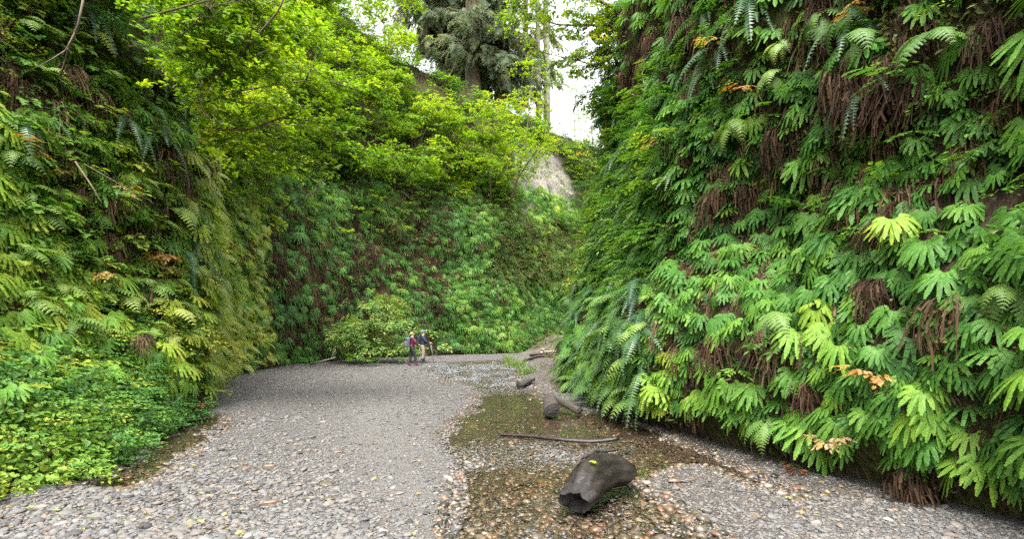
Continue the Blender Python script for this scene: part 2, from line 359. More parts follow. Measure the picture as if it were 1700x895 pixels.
# water sheet
wy = axis(2.0, 33, lambda y: .035 + y * .0028); wx = axis(-8.2, 4.5, lambda x: .045 if x > -3.4 else .12)
X, Y = np.meshgrid(wx, wy); SDw = water_sd(X, Y); Uw, Vw = px(X, Y, 0 * X)
keep = (SDw > -.45); keep = keep[:-1, :-1] | keep[1:, 1:]
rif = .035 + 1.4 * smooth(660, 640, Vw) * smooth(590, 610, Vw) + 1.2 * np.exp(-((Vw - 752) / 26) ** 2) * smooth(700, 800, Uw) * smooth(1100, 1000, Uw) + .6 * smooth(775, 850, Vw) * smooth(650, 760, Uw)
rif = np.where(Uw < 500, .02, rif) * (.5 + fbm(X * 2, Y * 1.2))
wq = (vnoise(X * 3.1 + 2 * vnoise(X, Y), Y * 2.4) - .5) + .6 * (vnoise(X * 6.5 + 40, Y * 4.2 + 2 * vnoise(X * 2, Y * 2)) - .5) + .25 * (vnoise(X * 11, Y * 9) - .5)
Zw = WATER_Z + wq * .075 * np.clip(rif, .015, 1.5) * np.clip(.7 + Y * .03, 0, 1.4)
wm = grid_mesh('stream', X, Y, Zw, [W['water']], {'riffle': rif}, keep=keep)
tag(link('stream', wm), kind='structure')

# ------------------------------------------------------------------ canyon walls
def cr_path(pts, step=.1):
    P = np.array(pts, float); P = np.vstack([2 * P[0] - P[1], P, 2 * P[-1] - P[-2]])
    out = []
    for i in range(1, len(P) - 2):
        p0, p1, p2, p3 = P[i - 1:i + 3]; t = np.linspace(0, 1, 40, endpoint=False)[:, None]
        out.append(.5 * (2 * p1 + (p2 - p0) * t + (2 * p0 - 5 * p1 + 4 * p2 - p3) * t ** 2 + (3 * p1 - p0 - 3 * p2 + p3) * t ** 3))
    out = np.vstack(out + [P[-2:-1]])
    s = np.concatenate([[0], np.cumsum(np.hypot(*np.diff(out, axis=0).T))])
    n = int(s[-1] / step); ss = np.linspace(0, s[-1], n)
    return ss, np.stack([np.interp(ss, s, out[:, 0]), np.interp(ss, s, out[:, 1])], 1)
class Wall:
    def __init__(self, pts, side, off, seed):
        self.s, self.p = cr_path(pts); self.L = self.s[-1]; self.off = off; self.seed = seed
        t = np.gradient(self.p, axis=0); k = np.ones(21) / 21
        t = np.stack([np.convolve(np.pad(t[:, i], 10, mode='edge'), k, 'valid') for i in (0, 1)], 1)
        t /= np.hypot(*t.T)[:, None]
        self.n = np.stack([t[:, 1], -t[:, 0]], 1) * side           # into the canyon
    def pos(self, s, z):
        bx = np.interp(s, self.s, self.p[:, 0]); by = np.interp(s, self.s, self.p[:, 1])
        nx = np.interp(s, self.s, self.n[:, 0]); ny = np.interp(s, self.s, self.n[:, 1])
        o = self.off(s, z, bx, by)
        q = self.seed
        b = (fbm(s * .22 + q, z * .28 + q, 3) - .5) * 1.3 + (fbm(s * .9 + q, z * .9, 3) - .5) * .55 + (fbm(s * 3 + q, z * 2.2, 2) - .5) * .22
        b = b * smooth(-.2, 1.5, z)
        o = o - b
        return bx - nx * o, by - ny * o, z
    def frame(self, s, z):
        e = .25
        p = np.stack(self.pos(s, z), -1); a = np.stack(self.pos(s + e, z), -1) - np.stack(self.pos(s - e, z), -1); b = np.stack(self.pos(s, z + e), -1) - np.stack(self.pos(s, z - e), -1)
        n = np.cross(a, b); n /= np.linalg.norm(n, axis=-1, keepdims=True) + 1e-9
        nx = np.interp(s, self.s, self.n[:, 0]); ny = np.interp(s, self.s, self.n[:, 1])
        f = np.sign(n[..., 0] * nx + n[..., 1] * ny); f[f == 0] = 1
        return p, n * f[..., None]

LEFT_BASE = [(-6.0, -3), (-5.6, 1.5), (-5.35, 4.6), (-5.0, 6.3), (-5.6, 8.4), (-6.5, 10.8), (-8.6, 15.2), (-11.0, 21.5), (-11.2, 27), (-9.2, 32.5), (-4.8, 37.8), (0, 41), (4.2, 44.5), (8.5, 49), (15, 52)]
RIGHT_BASE = [(4.9, -3), (4.6, 1.5), (4.25, 4.2), (3.95, 5.2), (3.6, 6.2), (3.05, 8.0), (2.5, 10.0), (2.05, 12.2), (1.75, 15), (1.75, 17.6), (2.5, 20), (4.6, 23), (8.5, 26.5), (14, 30)]
def crest_left(bx, by):
    c = np.interp(bx, [-9, -4.5, 0, 3, 6, 12], [31, 24.5, 22.3, 22.3, 22.3, 21])
    return np.where(by < 34, 31, c)
def off_left(s, z, bx, by):
    near = smooth(13, 8, by)
    lean = .10 + .20 * near
    o = lean * z + near * .9 * np.clip(z, 0, 1.3)
    zt = np.interp(by, [10, 20, 38], [8.5, 9.0, 10.0])
    o = o + np.clip(z - zt, 0, None) * np.interp(by, [10, 36, 42], [.55, .42, .40])
    return o + np.clip(z - crest_left(bx, by), 0, None) * 4
def off_right(s, z, bx, by):
    o = (.11 + .11 * smooth(9, 15, by)) * z - .30 * np.exp(-((z - 1.6) / 1.2) ** 2) + .28 * smooth(.55, .0, z)
    return o + np.clip(z - 11.5, 0, None) * .5 + np.clip(z - 15, 0, None) * 3 - .5 * smooth(7.5, 9.5, z) * smooth(12, 15, by)
WL = Wall(LEFT_BASE, 1, off_left, 11.0)
WR = Wall(RIGHT_BASE, -1, off_right, 47.0)
def build_wall(w, zmax, name, bare=False):
    zs = np.concatenate([[-.4], np.linspace(0, 12, 75), np.linspace(12.3, zmax, 60)])
    ss = np.linspace(0, w.L, int(w.L / .17))
    S, Z = np.meshgrid(ss, zs)
    x, y, z = w.pos(S, Z)
    U, V = px(x, y, z)
    b = np.zeros_like(x)
    if bare:
        b = smooth(848, 868, U + (V - 300) * -.12) * smooth(962, 935, U - (V - 300) * .42) * smooth(228, 248, V) * smooth(400, 362, V) * (y > 36)
    tag(link(name, grid_mesh(name, x, y, z, [W['cliff']], {'bare': b})), kind='structure')
build_wall(WL, 36, 'canyon_wall', True)
build_wall(WR, 18, 'canyon_wall')

def bare_at(P):
    U, V = px(P[:, 0], P[:, 1], P[:, 2])
    return smooth(848, 868, U + (V - 300) * -.12) * smooth(962, 935, U - (V - 300) * .42) * smooth(228, 248, V) * smooth(395, 350, V) * (P[:, 1] > 36)
# dense look-up of the wall points, to set single plants at the place where the photo shows them
class Picker:
    def __init__(self, w, zmax):
        S, Z = np.meshgrid(np.linspace(0, w.L, int(w.L / .06)), np.linspace(.1, zmax, int(zmax / .06)))
        x, y, z = w.pos(S, Z); m = y > .8
        self.w = w; self.S = S[m]; self.Z = Z[m]; self.y = y[m]; self.U, self.V = px(x[m], y[m], z[m])
    def __call__(self, u, v):
        d = np.hypot(self.U - u, self.V - v); i = np.where(d < 8)[0]
        j = i[np.argmin(self.y[i])] if len(i) else np.argmin(d)
        p, n = self.w.frame(np.array([self.S[j]]), np.array([self.Z[j]]))
        return p[0], n[0]
PL = Picker(WL, 26); PR = Picker(WR, 13)

# ------------------------------------------------------------------ plant pieces (shared meshes)
def vec(*a): return np.array(a, float)
def nrm(v): return v / (np.linalg.norm(v) + 1e-9)
def pinna(mb, o, d, up, L, Wd, n, droop, m=0, fwd=.35, taper=.7):
    side = nrm(np.cross(d, up))
    C = lambda t: o + d * L * t - vec(0, 0, 1) * droop * L * t * t
    for i in range(n):
        t0 = i / n; t1 = (i + .90) / n; t = (t0 + t1) / 2
        w = Wd * (1 - max(0, (t - taper) / (1 - taper)) * .72) * (.65 + .35 * min(1, t * 5))
        c0, c1 = C(t0), C(t1); tan = nrm(C(t1) - C(t0))
        for s in (-1, 1):
            j = random.uniform(.88, 1.1)
            q = side * s * w * j - up * .16 * w
            mb.add([c0, c1, c1 + q * .88 + tan * w * fwd, c0 + q + tan * w * fwd * .8], [(0, 1, 2, 3)] if s < 0 else [(3, 2, 1, 0)], m)
    return C
def ff_frond(seed, n_st, name='frond', rad=.0035):           # five-finger maidenhair frond: dark stalk, fan of finger-like pinnae
    random.seed(seed); mb = MB()
    tau = R(random.uniform(28, 62)); F = vec(0, math.cos(tau), -math.sin(tau)); U_ = vec(0, math.sin(tau), math.cos(tau)); Xv = vec(1, 0, 0)
    Pf = vec(random.uniform(-.02, .02), .20, .09 + random.uniform(-.02, .03))
    mb.tube([(0, 0, 0), (0, .09, .075), tuple(Pf)], [rad, rad, rad * .8], 3, 1, False)
    K = random.choice((8, 9, 10)); half = R(random.uniform(85, 105)); L0 = random.uniform(.23, .28)
    for k in range(K):
        th = -half + 2 * half * k / (K - 1) + random.uniform(-.05, .05)
        a = abs(th) / half
        o = Pf + Xv * math.copysign(.075 * a ** .8, th) - F * .05 * a * a
        d = nrm(Xv * math.sin(th) + F * math.cos(th) + U_ * .10)
        L = L0 * (1 - .42 * a ** 1.5) * random.uniform(.88, 1.1)
        pinna(mb, o, d, U_, L, .0285 * random.uniform(.9, 1.15), n_st, random.uniform(.35, .75), 0, .30, .80)
    return mb.mesh(name, [G['fern'], W['stalk']])
def ff_parts(seed, n_st=13, rad=.0035):                     # the same frond, its stalk and its pinnae as separate meshes
    random.seed(seed); mb = MB(); out = []
    tau = R(random.uniform(28, 62)); F = vec(0, math.cos(tau), -math.sin(tau)); U_ = vec(0, math.sin(tau), math.cos(tau)); Xv = vec(1, 0, 0)
    Pf = vec(random.uniform(-.02, .02), .20, .09 + random.uniform(-.02, .03))
    mb.tube([(0, 0, 0), (0, .09, .075), tuple(Pf)], [rad, rad, rad * .8], 3, 0, False)
    K = random.choice((8, 9, 10)); half = R(random.uniform(85, 105)); L0 = random.uniform(.23, .28)
    for k in range(K):
        th = -half + 2 * half * k / (K - 1) + random.uniform(-.05, .05); a = abs(th) / half
        o = Pf + Xv * math.copysign(.075 * a ** .8, th) - F * .05 * a * a
        d = nrm(Xv * math.sin(th) + F * math.cos(th) + U_ * .10); q = MB()
        pinna(q, o, d, U_, L0 * (1 - .42 * a ** 1.5) * random.uniform(.88, 1.1), .0285 * random.uniform(.9, 1.15), n_st, random.uniform(.35, .75), 0, .30, .80)
        out.append(q.mesh('pinna', [G['fern']]))
    return mb.mesh('frond', [W['stalk']]), out
def thimble_parts(seed, n=6, size=.19):
    random.seed(seed); mb = MB(); C = arch(.6, .55, .5); out = []
    mb.tube([C(t) for t in np.linspace(0, 1, 5)], [.006, .005, .004, .003, .002], 3, 0, False)
    for i in range(n):
        t = .25 + .75 * i / (n - 1); s = 1 if i % 2 else -1
        d = nrm(vec(s * random.uniform(.4, 1), random.uniform(.3, .9), random.uniform(-.25, .3)))
        o = C(t); e = o + d * .09 + vec(0, 0, .03); mb.tube([o, e], [.002, .002], 3, 0, False)
        q = MB(); lobed(q, e, nrm(d + vec(0, .2, -.35)), rdir((0, .35, 1), .2), size * random.uniform(.7, 1.2)); out.append(q.mesh('leaf', [G['broad']]))
    return mb.mesh('leaf_spray', [W['green_stem']]), out
def far_fan(seed, name='frond'):                     # the same fern, cut simpler for the far walls
    random.seed(seed); mb = MB()
    tau = R(random.uniform(55, 86)); F = vec(0, math.cos(tau), -math.sin(tau)); U_ = vec(0, math.sin(tau), math.cos(tau)); Pf = vec(0, .16, .06)
    mb.tube([(0, 0, 0), (0, .08, .07), tuple(Pf)], [.006, .006, .005], 3, 1, False)
    K = random.choice((6, 7, 8))
    for k in range(K):
        th = R(-80 + 160 * k / (K - 1)) + random.gauss(0, .08)
        pinna(mb, Pf + vec(math.sin(th) * .05, 0, 0), nrm(vec(1, 0, 0) * math.sin(th) + F * math.cos(th) + U_ * .1), U_, .36 * (1 - .35 * abs(math.sin(th))) * random.uniform(.85, 1.1), .033, 3, random.uniform(.4, .9), 0, .3, .5)
    return mb.mesh(name, [G['fern'], W['stalk']])
def arch(L, rise, droop):
    return lambda t: vec(0, L * (t - .18 * t * t), L * (rise * t - droop * t * t))
def sword_frond(seed, n=24, rise=.55, droop=.85, name='frond', L=1.0):
    random.seed(seed); mb = MB(); C = arch(L, rise, droop); lat = random.uniform(-.12, .12)
    Cc = lambda t: C(t) + vec(lat * t * t, 0, 0)
    mb.tube([Cc(t) for t in np.linspace(0, 1, 7)], [.006 * (1 - .8 * t) for t in np.linspace(0, 1, 7)], 3, 1, False)
    for i in range(n):
        t = .10 + .90 * i / n; dt = .72 * .9 / n
        c0, c1 = Cc(t), Cc(t + dt); tan = nrm(c1 - c0); side = vec(1, 0, 0); up = nrm(np.cross(side, tan))
        w = .105 * L * min(1, .45 + t * 2) * (1 - ((t - .35) / .65) ** 2 * .88 if t > .35 else 1)
        for s in (-1, 1):
            q = side * s * w * random.uniform(.9, 1.08) + tan * w * .28 - up * w * random.uniform(.10, .35)
            mid = (c0 + c1) / 2
            mb.add([c0, c1, mid + q * .6 + tan * dt * .32 * L, mid + q, mid + q * .55 - tan * dt * .30 * L], [(0, 1, 2, 3, 4)] if s < 0 else [(4, 3, 2, 1, 0)], 0)
    return mb.mesh(name, [G['sword'], W['green_stem']])
def lady_frond(seed, n=11, n2=5, name='frond', L=.9):
    random.seed(seed); mb = MB(); C = arch(L, .45, .75); lat = random.uniform(-.15, .15)
    Cc = lambda t: C(t) + vec(lat * t * t, 0, 0)
    mb.tube([Cc(t) for t in np.linspace(0, 1, 6)], [.005 * (1 - .8 * t) for t in np.linspace(0, 1, 6)], 3, 1, False)
    for i in range(n):
        t = .16 + .84 * i / n; c0, c1 = Cc(t), Cc(t + .03); tan = nrm(c1 - c0); side = vec(1, 0, 0); up = nrm(np.cross(side, tan))
        w = .26 * L * min(1, .5 + (t - .16) * 3.2) * (1 - max(0, t - .3) / .7) ** .85 + .01
        for s in (-1, 1):
            pinna(mb, c0, nrm(side * s + tan * .35 - up * .12), up, w * random.uniform(.9, 1.1), max(.012, .032 * min(1, w / .15)), n2, .25, 0, .3, .35)
    return mb.mesh(name, [G['lady'], W['green_stem']])
def lobed(mb, o, d, up, size, m=0, kind='maple'):
    side = nrm(np.cross(d, up))
    if kind == 'maple': prof = [(0, .05), (25, .50), (48, .42), (62, .95), (82, .55), (104, 1.0), (122, .62), (150, .80), (180, 1.22)]
    elif kind == 'heart': prof = [(0, .12), (28, .62), (70, .85), (110, .80), (150, .86), (180, 1.05)]
    else: prof = [(0, .3), (60, .45), (120, .55), (180, 1.1)]
    c = o + d * size * .45
    full = [(a, r, 1) for a, r in prof] + [(a, r, -1) for a, r in prof[-2:0:-1]]
    vs_ = [c - up * size * .05]
    for a, r, s in full:
        th = R(a); vs_.append(c - d * math.cos(th) * r * size * .5 + side * s * math.sin(th) * r * size * .55 - up * size * .12 * r * r * random.uniform(.3, 1.3))
    n = len(full)
    mb.add(vs_, [(0, 1 + i, 1 + (i + 1) % n) for i in range(n)], m)
def kite(mb, o, d, up, L, w, m=0):
    side = nrm(np.cross(d, up)); tip = o + d * L - up * L * .12; mid = o + d * L * .5
    mb.add([o, mid + side * w - up * .0, tip, mid - side * w, mid - up * w * .45], [(0, 1, 4), (4, 1, 2), (0, 4, 3), (4, 2, 3)], m)
def rdir(base, spread):
    return nrm(np.asarray(base, float) + np.array([random.gauss(0, spread) for _ in range(3)]))
def thimble(seed, n=6, name='leaf_spray', size=.19):
    random.seed(seed); mb = MB(); C = arch(.6, .55, .5)
    mb.tube([C(t) for t in np.linspace(0, 1, 5)], [.006, .005, .004, .003, .002], 3, 1, False)
    for i in range(n):
        t = .25 + .75 * i / (n - 1); s = 1 if i % 2 else -1
        d = nrm(vec(s * random.uniform(.4, 1), random.uniform(.3, .9), random.uniform(-.25, .3)))
        o = C(t); e = o + d * .09 + vec(0, 0, .03); mb.tube([o, e], [.002, .002], 3, 1, False)
        lobed(mb, e, nrm(d + vec(0, .2, -.35)), rdir((0, .35, 1), .2), size * random.uniform(.7, 1.2))
    return mb.mesh(name, [G['broad'], W['green_stem']])
def twig(seed, mat, n=26, L=.8, leaf=.085, kind='kite', name='leaf_spray', flat=.12):
    random.seed(seed); mb = MB(); C = arch(L, .25, .4)
    mb.tube([C(t) for t in np.linspace(0, 1, 4)], [.006, .005, .003, .002], 3, 1, False)
    for i in range(n):
        t = random.uniform(.12, 1); s = random.choice((-1, 1)); r = random.uniform(.0, .34) * L * (1 - t * .6)
        o = C(t) + vec(s * r, r * .5, random.gauss(0, flat) * L * .5)
        d = rdir((s * .7, .7, -.25), .3); up = rdir((0, .1, 1), .28)
        if kind == 'kite': kite(mb, o, d, up, leaf * random.uniform(.75, 1.25), leaf * .30)
        else: lobed(mb, o, d, up, leaf * random.uniform(.8, 1.3), 0, kind)
    return mb.mesh(name, [mat, W['stem']])
def compound(seed, mat, leaves=4, leaflets=7, name='leaf_spray'):
    random.seed(seed); mb = MB(); C = arch(.55, .9, .55)
    mb.tube([C(t) for t in np.linspace(0, 1, 5)], [.007, .006, .005, .004, .003], 3, 1, False)
    for i in range(leaves):
        t = .3 + .7 * i / max(1, leaves - 1); s = 1 if i % 2 else -1
        d = nrm(vec(s * random.uniform(.5, 1), random.uniform(.4, 1), random.uniform(-.1, .3))); o = C(t); Lr = random.uniform(.28, .40)
        K = lambda q: o + d * Lr * q - vec(0, 0, .35) * Lr * q * q
        mb.tube([K(0), K(.5), K(1)], [.003, .002, .001], 3, 1, False)
        sd = nrm(np.cross(d, vec(0, 0, 1)))
        for k in range(leaflets // 2):
            for q in (-1, 1): kite(mb, K(.35 + .5 * k / (leaflets // 2 - .5)), nrm(sd * q + d * .55 - vec(0, 0, .2)), rdir((0, .1, 1), .15), .14 * random.uniform(.85, 1.15), .032)
        kite(mb, K(1), nrm(d - vec(0, 0, .4)), vec(0, 0, 1), .15, .034)
    return mb.mesh(name, [mat, W['green_stem']])
def dead_frond(seed, n=26, name='frond', L=.5):
    random.seed(seed); mb = MB()
    for i in range(n):
        a = random.uniform(-1.2, 1.2); y = random.uniform(.05, .25); l = L * random.uniform(.5, 1.2); x = a * .18
        P0 = vec(0, 0, 0); P1 = vec(x * .7, y, random.uniform(-.02, .12)); P2 = vec(x, y * 1.25, -.35 * l); P3 = vec(x * 1.1 + random.uniform(-.05, .05), y * random.uniform(.5, 1.2), -l)
        pts = [P0 * (1 - t) ** 3 + 3 * P1 * t * (1 - t) ** 2 + 3 * P2 * t * t * (1 - t) + P3 * t ** 3 for t in np.linspace(0, 1, 6)]
        w = random.uniform(.0014, .0038)
        for j in range(5):
            q = vec(w * (1 + .8 * (j > 1)), random.uniform(-.01, .01), 0)
            mb.add([pts[j] - q, pts[j] + q, pts[j + 1] + q * .9, pts[j + 1] - q * .9], [(0, 1, 2, 3)])
            if j > 1 and i % 2: 
                c = pts[j]; kite(mb, c, rdir((random.choice((-1, 1)), .2, -.9), .3), rdir((0, 1, .2), .3), .05, .012)
    return mb.mesh(name, [G['dead']])
def spruce_spray(seed, name='spruce_spray'):
    random.seed(seed); mb = MB(); C = arch(1.5, .0, .35)
    mb.tube([C(t) for t in np.linspace(0, 1, 4)], [.02, .015, .01, .005], 3, 1, False)
    for i in range(26):
        t = .08 + .92 * i / 26; s = 1 if i % 2 else -1
        d = nrm(vec(s * random.uniform(.5, 1), .6, random.uniform(-.9, -.1))); l = .5 * (1.1 - t * .7) * random.uniform(.6, 1.2)
        o = C(t)
        for up in (vec(0, 0, 1), nrm(np.cross(d, vec(0, 0, 1)))):
            side = nrm(np.cross(d, up))
            for j in range(3):
                a = o + d * l * j / 3; b = o + d * l * (j + 1) / 3
                for q in (-1, 1): mb.add([a, b, a + d * l * .22 + side * q * .055], [(0, 1, 2)])
    return mb.mesh(name, [G['spruce'], W['stem']])
def ivy_cluster(seed, n=7, size=.085, name='leaf_cluster'):
    random.seed(seed); mb = MB()
    for i in range(n):
        o = vec(random.uniform(-.16, .16), random.uniform(-.02, .16), random.uniform(-.12, .14))
        lobed(mb, o, rdir((0, .35, -.55), .45), rdir((0, .75, .75), .25), size * random.uniform(.6, 1.3), 0, 'heart')
    return mb.mesh(name, [G['ivy']])
def moss_tuft(seed, name='moss_tuft'):
    random.seed(seed); mb = MB()
    for i in range(22):
        o = vec(random.uniform(-.14, .14), random.uniform(-.02, .05), random.uniform(-.14, .14))
        kite(mb, o, rdir((0, .7, -.6), .5), rdir((0, 1, .5), .4), random.uniform(.04, .09), .016)
    return mb.mesh(name, [G['olive']])
def grass_tuft(seed, n=26, L=.45):
    random.seed(seed); mb = MB()
    for i in range(n):
        d = rdir((0, 0, 1), .45); l = L * random.uniform(.5, 1.1); o = vec(random.uniform(-.12, .12), random.uniform(-.12, .12), 0)
        side = nrm(np.cross(d, vec(.3, .8, .1))); w = .008
        p = [o, o + d * l * .5, o + d * l * .85 + vec(d[0], d[1], -.25) * l * .25]
        mb.add([p[0] - side * w, p[0] + side * w, p[1] + side * w, p[1] - side * w, p[2]], [(0, 1, 2, 3), (3, 2, 4)])
    return mb.mesh('blades', [G['grass']])
def pebble(seed, mat, sub=2, name='pebble'):
    import bmesh
    random.seed(seed); bm = bmesh.new(); bmesh.ops.create_icosphere(bm, subdivisions=sub, radius=.5)
    sx, sy, sz = random.uniform(.85, 1.25), random.uniform(.6, .95), random.uniform(.32, .55)
    ph = [random.uniform(0, 6) for _ in range(6)]
    for v in bm.verts:
        c = v.co; k = 1 + .13 * math.sin(5 * c.x + ph[0]) + .12 * math.sin(6 * c.y + ph[1]) + .10 * math.sin(7 * c.z + ph[2]) + .05 * math.sin(11 * c.x + 9 * c.y + ph[3])
        v.co = Vector((c.x * sx * k, c.y * sy * k, c.z * sz * k))
    me = bpy.data.meshes.new(name); bm.to_mesh(me); bm.free(); me.materials.append(mat)
    me.polygons.foreach_set('use_smooth', [True] * len(me.polygons)); return me

M = {}
M['ff_hi'] = [ff_frond(100 + i, 13) for i in range(8)]
M['ff_lo'] = [ff_frond(200 + i, 4, rad=.004) for i in range(6)]
M['ff_parts'] = [ff_parts(240 + i) for i in range(6)]
M['thimble_parts'] = [thimble_parts(260 + i) for i in range(5)]
M['ff_far'] = [far_fan(220 + i) for i in range(6)]
M['sword'] = [sword_frond(300 + i, 24, random.uniform(.35, .7), random.uniform(.75, 1.1)) for i in range(5)]
M['sword_hang'] = [sword_frond(320 + i, 22, .12 + .08 * i, 1.0) for i in range(4)]
M['lady'] = [lady_frond(340 + i) for i in range(5)]
M['thimble'] = [thimble(360 + i) for i in range(5)]
M['maple'] = [twig(380 + i, G['maple'], 24, .8, .13 if i < 3 else .105, 'maple' if i < 3 else 'kite', flat=.06) for i in range(5)]
M['small'] = [twig(400 + i, G['broad'], 30, .7, .075) for i in range(4)]
M['olive'] = [twig(420 + i, G['olive'], 30, .7, .09) for i in range(4)]
M['willow'] = [twig(440 + i, G['lady'], 26, .75, .12, 'kite', flat=.16) for i in range(4)]
M['elder'] = [compound(460 + i, G['broad']) for i in range(4)]
M['autumn'] = [compound(480 + i, G['autumn'], 4, 9) for i in range(4)]
M['dead'] = [dead_frond(500 + i) for i in range(5)]
M['spruce'] = [spruce_spray(520 + i) for i in range(4)]
M['ivy'] = [ivy_cluster(540 + i) for i in range(6)]
M['moss'] = [moss_tuft(560 + i) for i in range(3)]
M['pebble'] = [pebble(580 + i, W['stone']) for i in range(7)]
M['wet'] = [pebble(600 + i, W['wet']) for i in range(6)]
M['cobble'] = [pebble(620 + i, W['stone'], 3, 'cobble') for i in range(8)]
M['wetcob'] = [pebble(640 + i, W['wet'], 3, 'cobble') for i in range(5)]

# ------------------------------------------------------------------ scatter of uncountable stuff (geometry nodes on real points)
_src, _ng = {}, {}
def src_obj(me):
    if me.name not in _src: _src[me.name] = bpy.data.objects.new('source_' + me.name.replace('.', '_'), me)
    return _src[me.name]
def node_group(meshes):
    key = tuple(m.name for m in meshes)
    if key in _ng: return _ng[key]
    ng = bpy.data.node_groups.new('scatter', 'GeometryNodeTree')
    ng.interface.new_socket('Geometry', in_out='INPUT', socket_type='NodeSocketGeometry'); ng.interface.new_socket('Geometry', in_out='OUTPUT', socket_type='NodeSocketGeometry')
    N = lambda t: ng.nodes.new(t); L = ng.links.new
    gi, go = N('NodeGroupInput'), N('NodeGroupOutput'); iop = N('GeometryNodeInstanceOnPoints'); jg = N('GeometryNodeJoinGeometry')
    for m in meshes:
        oi = N('GeometryNodeObjectInfo'); oi.inputs['Object'].default_value = src_obj(m); oi.transform_space = 'ORIGINAL'
        g2 = N('GeometryNodeGeometryToInstance'); L(oi.outputs['Geometry'], g2.inputs[0]); L(g2.outputs[0], jg.inputs[0])
    def attr(name, t):
        a = N('GeometryNodeInputNamedAttribute'); a.data_type = t; a.inputs[0].default_value = name
        return a.outputs[0]
    er = N('FunctionNodeEulerToRotation'); L(attr('rot', 'FLOAT_VECTOR'), er.inputs[0])
    L(gi.outputs[0], iop.inputs['Points']); L(jg.outputs[0], iop.inputs['Instance']); iop.inputs['Pick Instance'].default_value = True
    L(attr('pick', 'INT'), iop.inputs['Instance Index']); L(er.outputs[0], iop.inputs['Rotation']); L(attr('scl', 'FLOAT_VECTOR'), iop.inputs['Scale'])
    L(iop.outputs[0], go.inputs[0]); _ng[key] = ng; return ng
def scatter(name, P, rot, scl, tint, meshes, parent=None, kind='stuff', patch=.45):
    P = np.asarray(P, np.float32); n = len(P)
    tint = np.asarray(tint) + patch * (fbm(P[:, 0] * .33 + P[:, 1] * .42 + 3, P[:, 2] * .55, 3) - .5)
    scl = np.asarray(scl, np.float32)
    if scl.ndim == 1: scl = np.repeat(scl[:, None], 3, 1)
    me = bpy.data.meshes.new(name); me.vertices.add(n); me.vertices.foreach_set('co', P.ravel())
    a = me.attributes.new('rot', 'FLOAT_VECTOR', 'POINT'); a.data.foreach_set('vector', np.asarray(rot, np.float32).ravel())
    a = me.attributes.new('scl', 'FLOAT_VECTOR', 'POINT'); a.data.foreach_set('vector', scl.ravel())
    a = me.attributes.new('tint', 'FLOAT', 'POINT'); a.data.foreach_set('value', np.asarray(tint, np.float32))
    a = me.attributes.new('pick', 'INT', 'POINT'); a.data.foreach_set('value', rng.integers(0, len(meshes), n).astype(np.int32))
    for mt in meshes[0].materials: me.materials.append(mt)
    o = link(name, me, parent); md = o.modifiers.new('scatter', 'NODES'); md.node_group = node_group(meshes)
    if kind: o['kind'] = kind
    return o
def face_rot(d, tilt=0, roll=0):
    """Euler turning local +Y to the horizontal heading of d, tilted about local X."""
    d = np.asarray(d); az = np.arctan2(-d[..., 0], d[..., 1])
    return np.stack([np.broadcast_to(tilt, az.shape), np.broadcast_to(roll, az.shape), az], -1)

def boxes(U, V, bs, soft=22):
    out = np.zeros_like(U)
    for u0, u1, v0, v1, val in bs:
        w = smooth(u0 - soft, u0 + soft, U) * smooth(u1 + soft, u1 - soft, U) * smooth(v0 - soft, v0 + soft, V) * smooth(v1 + soft, v1 - soft, V)
        out = out * (1 - w) + val * w
    return out
def wall_points(w, n, zmax, dens, clump=.6, cs=.8, cz=1.0, z0=.15, seed=0, ymax=70, smin=0, smax=None):
    """Random points on a wall, kept by a density read at the pixel they show at; only round the frame."""
    S = rng.uniform(smin, smax or w.L, n); Z = rng.uniform(z0, zmax, n)
    x, y, z = w.pos(S, Z); U, V = px(x, y, z)
    ok = (y > 1.2) & (U > -260) & (U < 1960) & (V > -260) & (V < 1100) & (y < ymax)
    S, Z, U, V = S[ok], Z[ok], U[ok], V[ok]
    d = dens(np.clip(U, 2, 1698), np.clip(V, 2, 893)) * (1 - clump + 2 * clump * smooth(.33, .67, fbm(S * cs + seed, Z * cs * cz + seed * 2, 3)))
    k = rng.random(len(S)) < d
    P, Nn = w.frame(S[k], Z[k])
    return P, Nn, U[k], V[k]
CAMP = np.array([0, 0, CAM_H])
def facing(P, Nn, toward=.45, spread=.35):
    c = CAMP - P; c[:, 2] = 0; c /= np.linalg.norm(c, axis=1, keepdims=True) + 1e-9
    h = Nn.copy(); h[:, 2] = 0; h /= np.linalg.norm(h, axis=1, keepdims=True) + 1e-9
    d = h * (1 - toward) + c * toward + rng.normal(0, spread, P.shape)
    return d

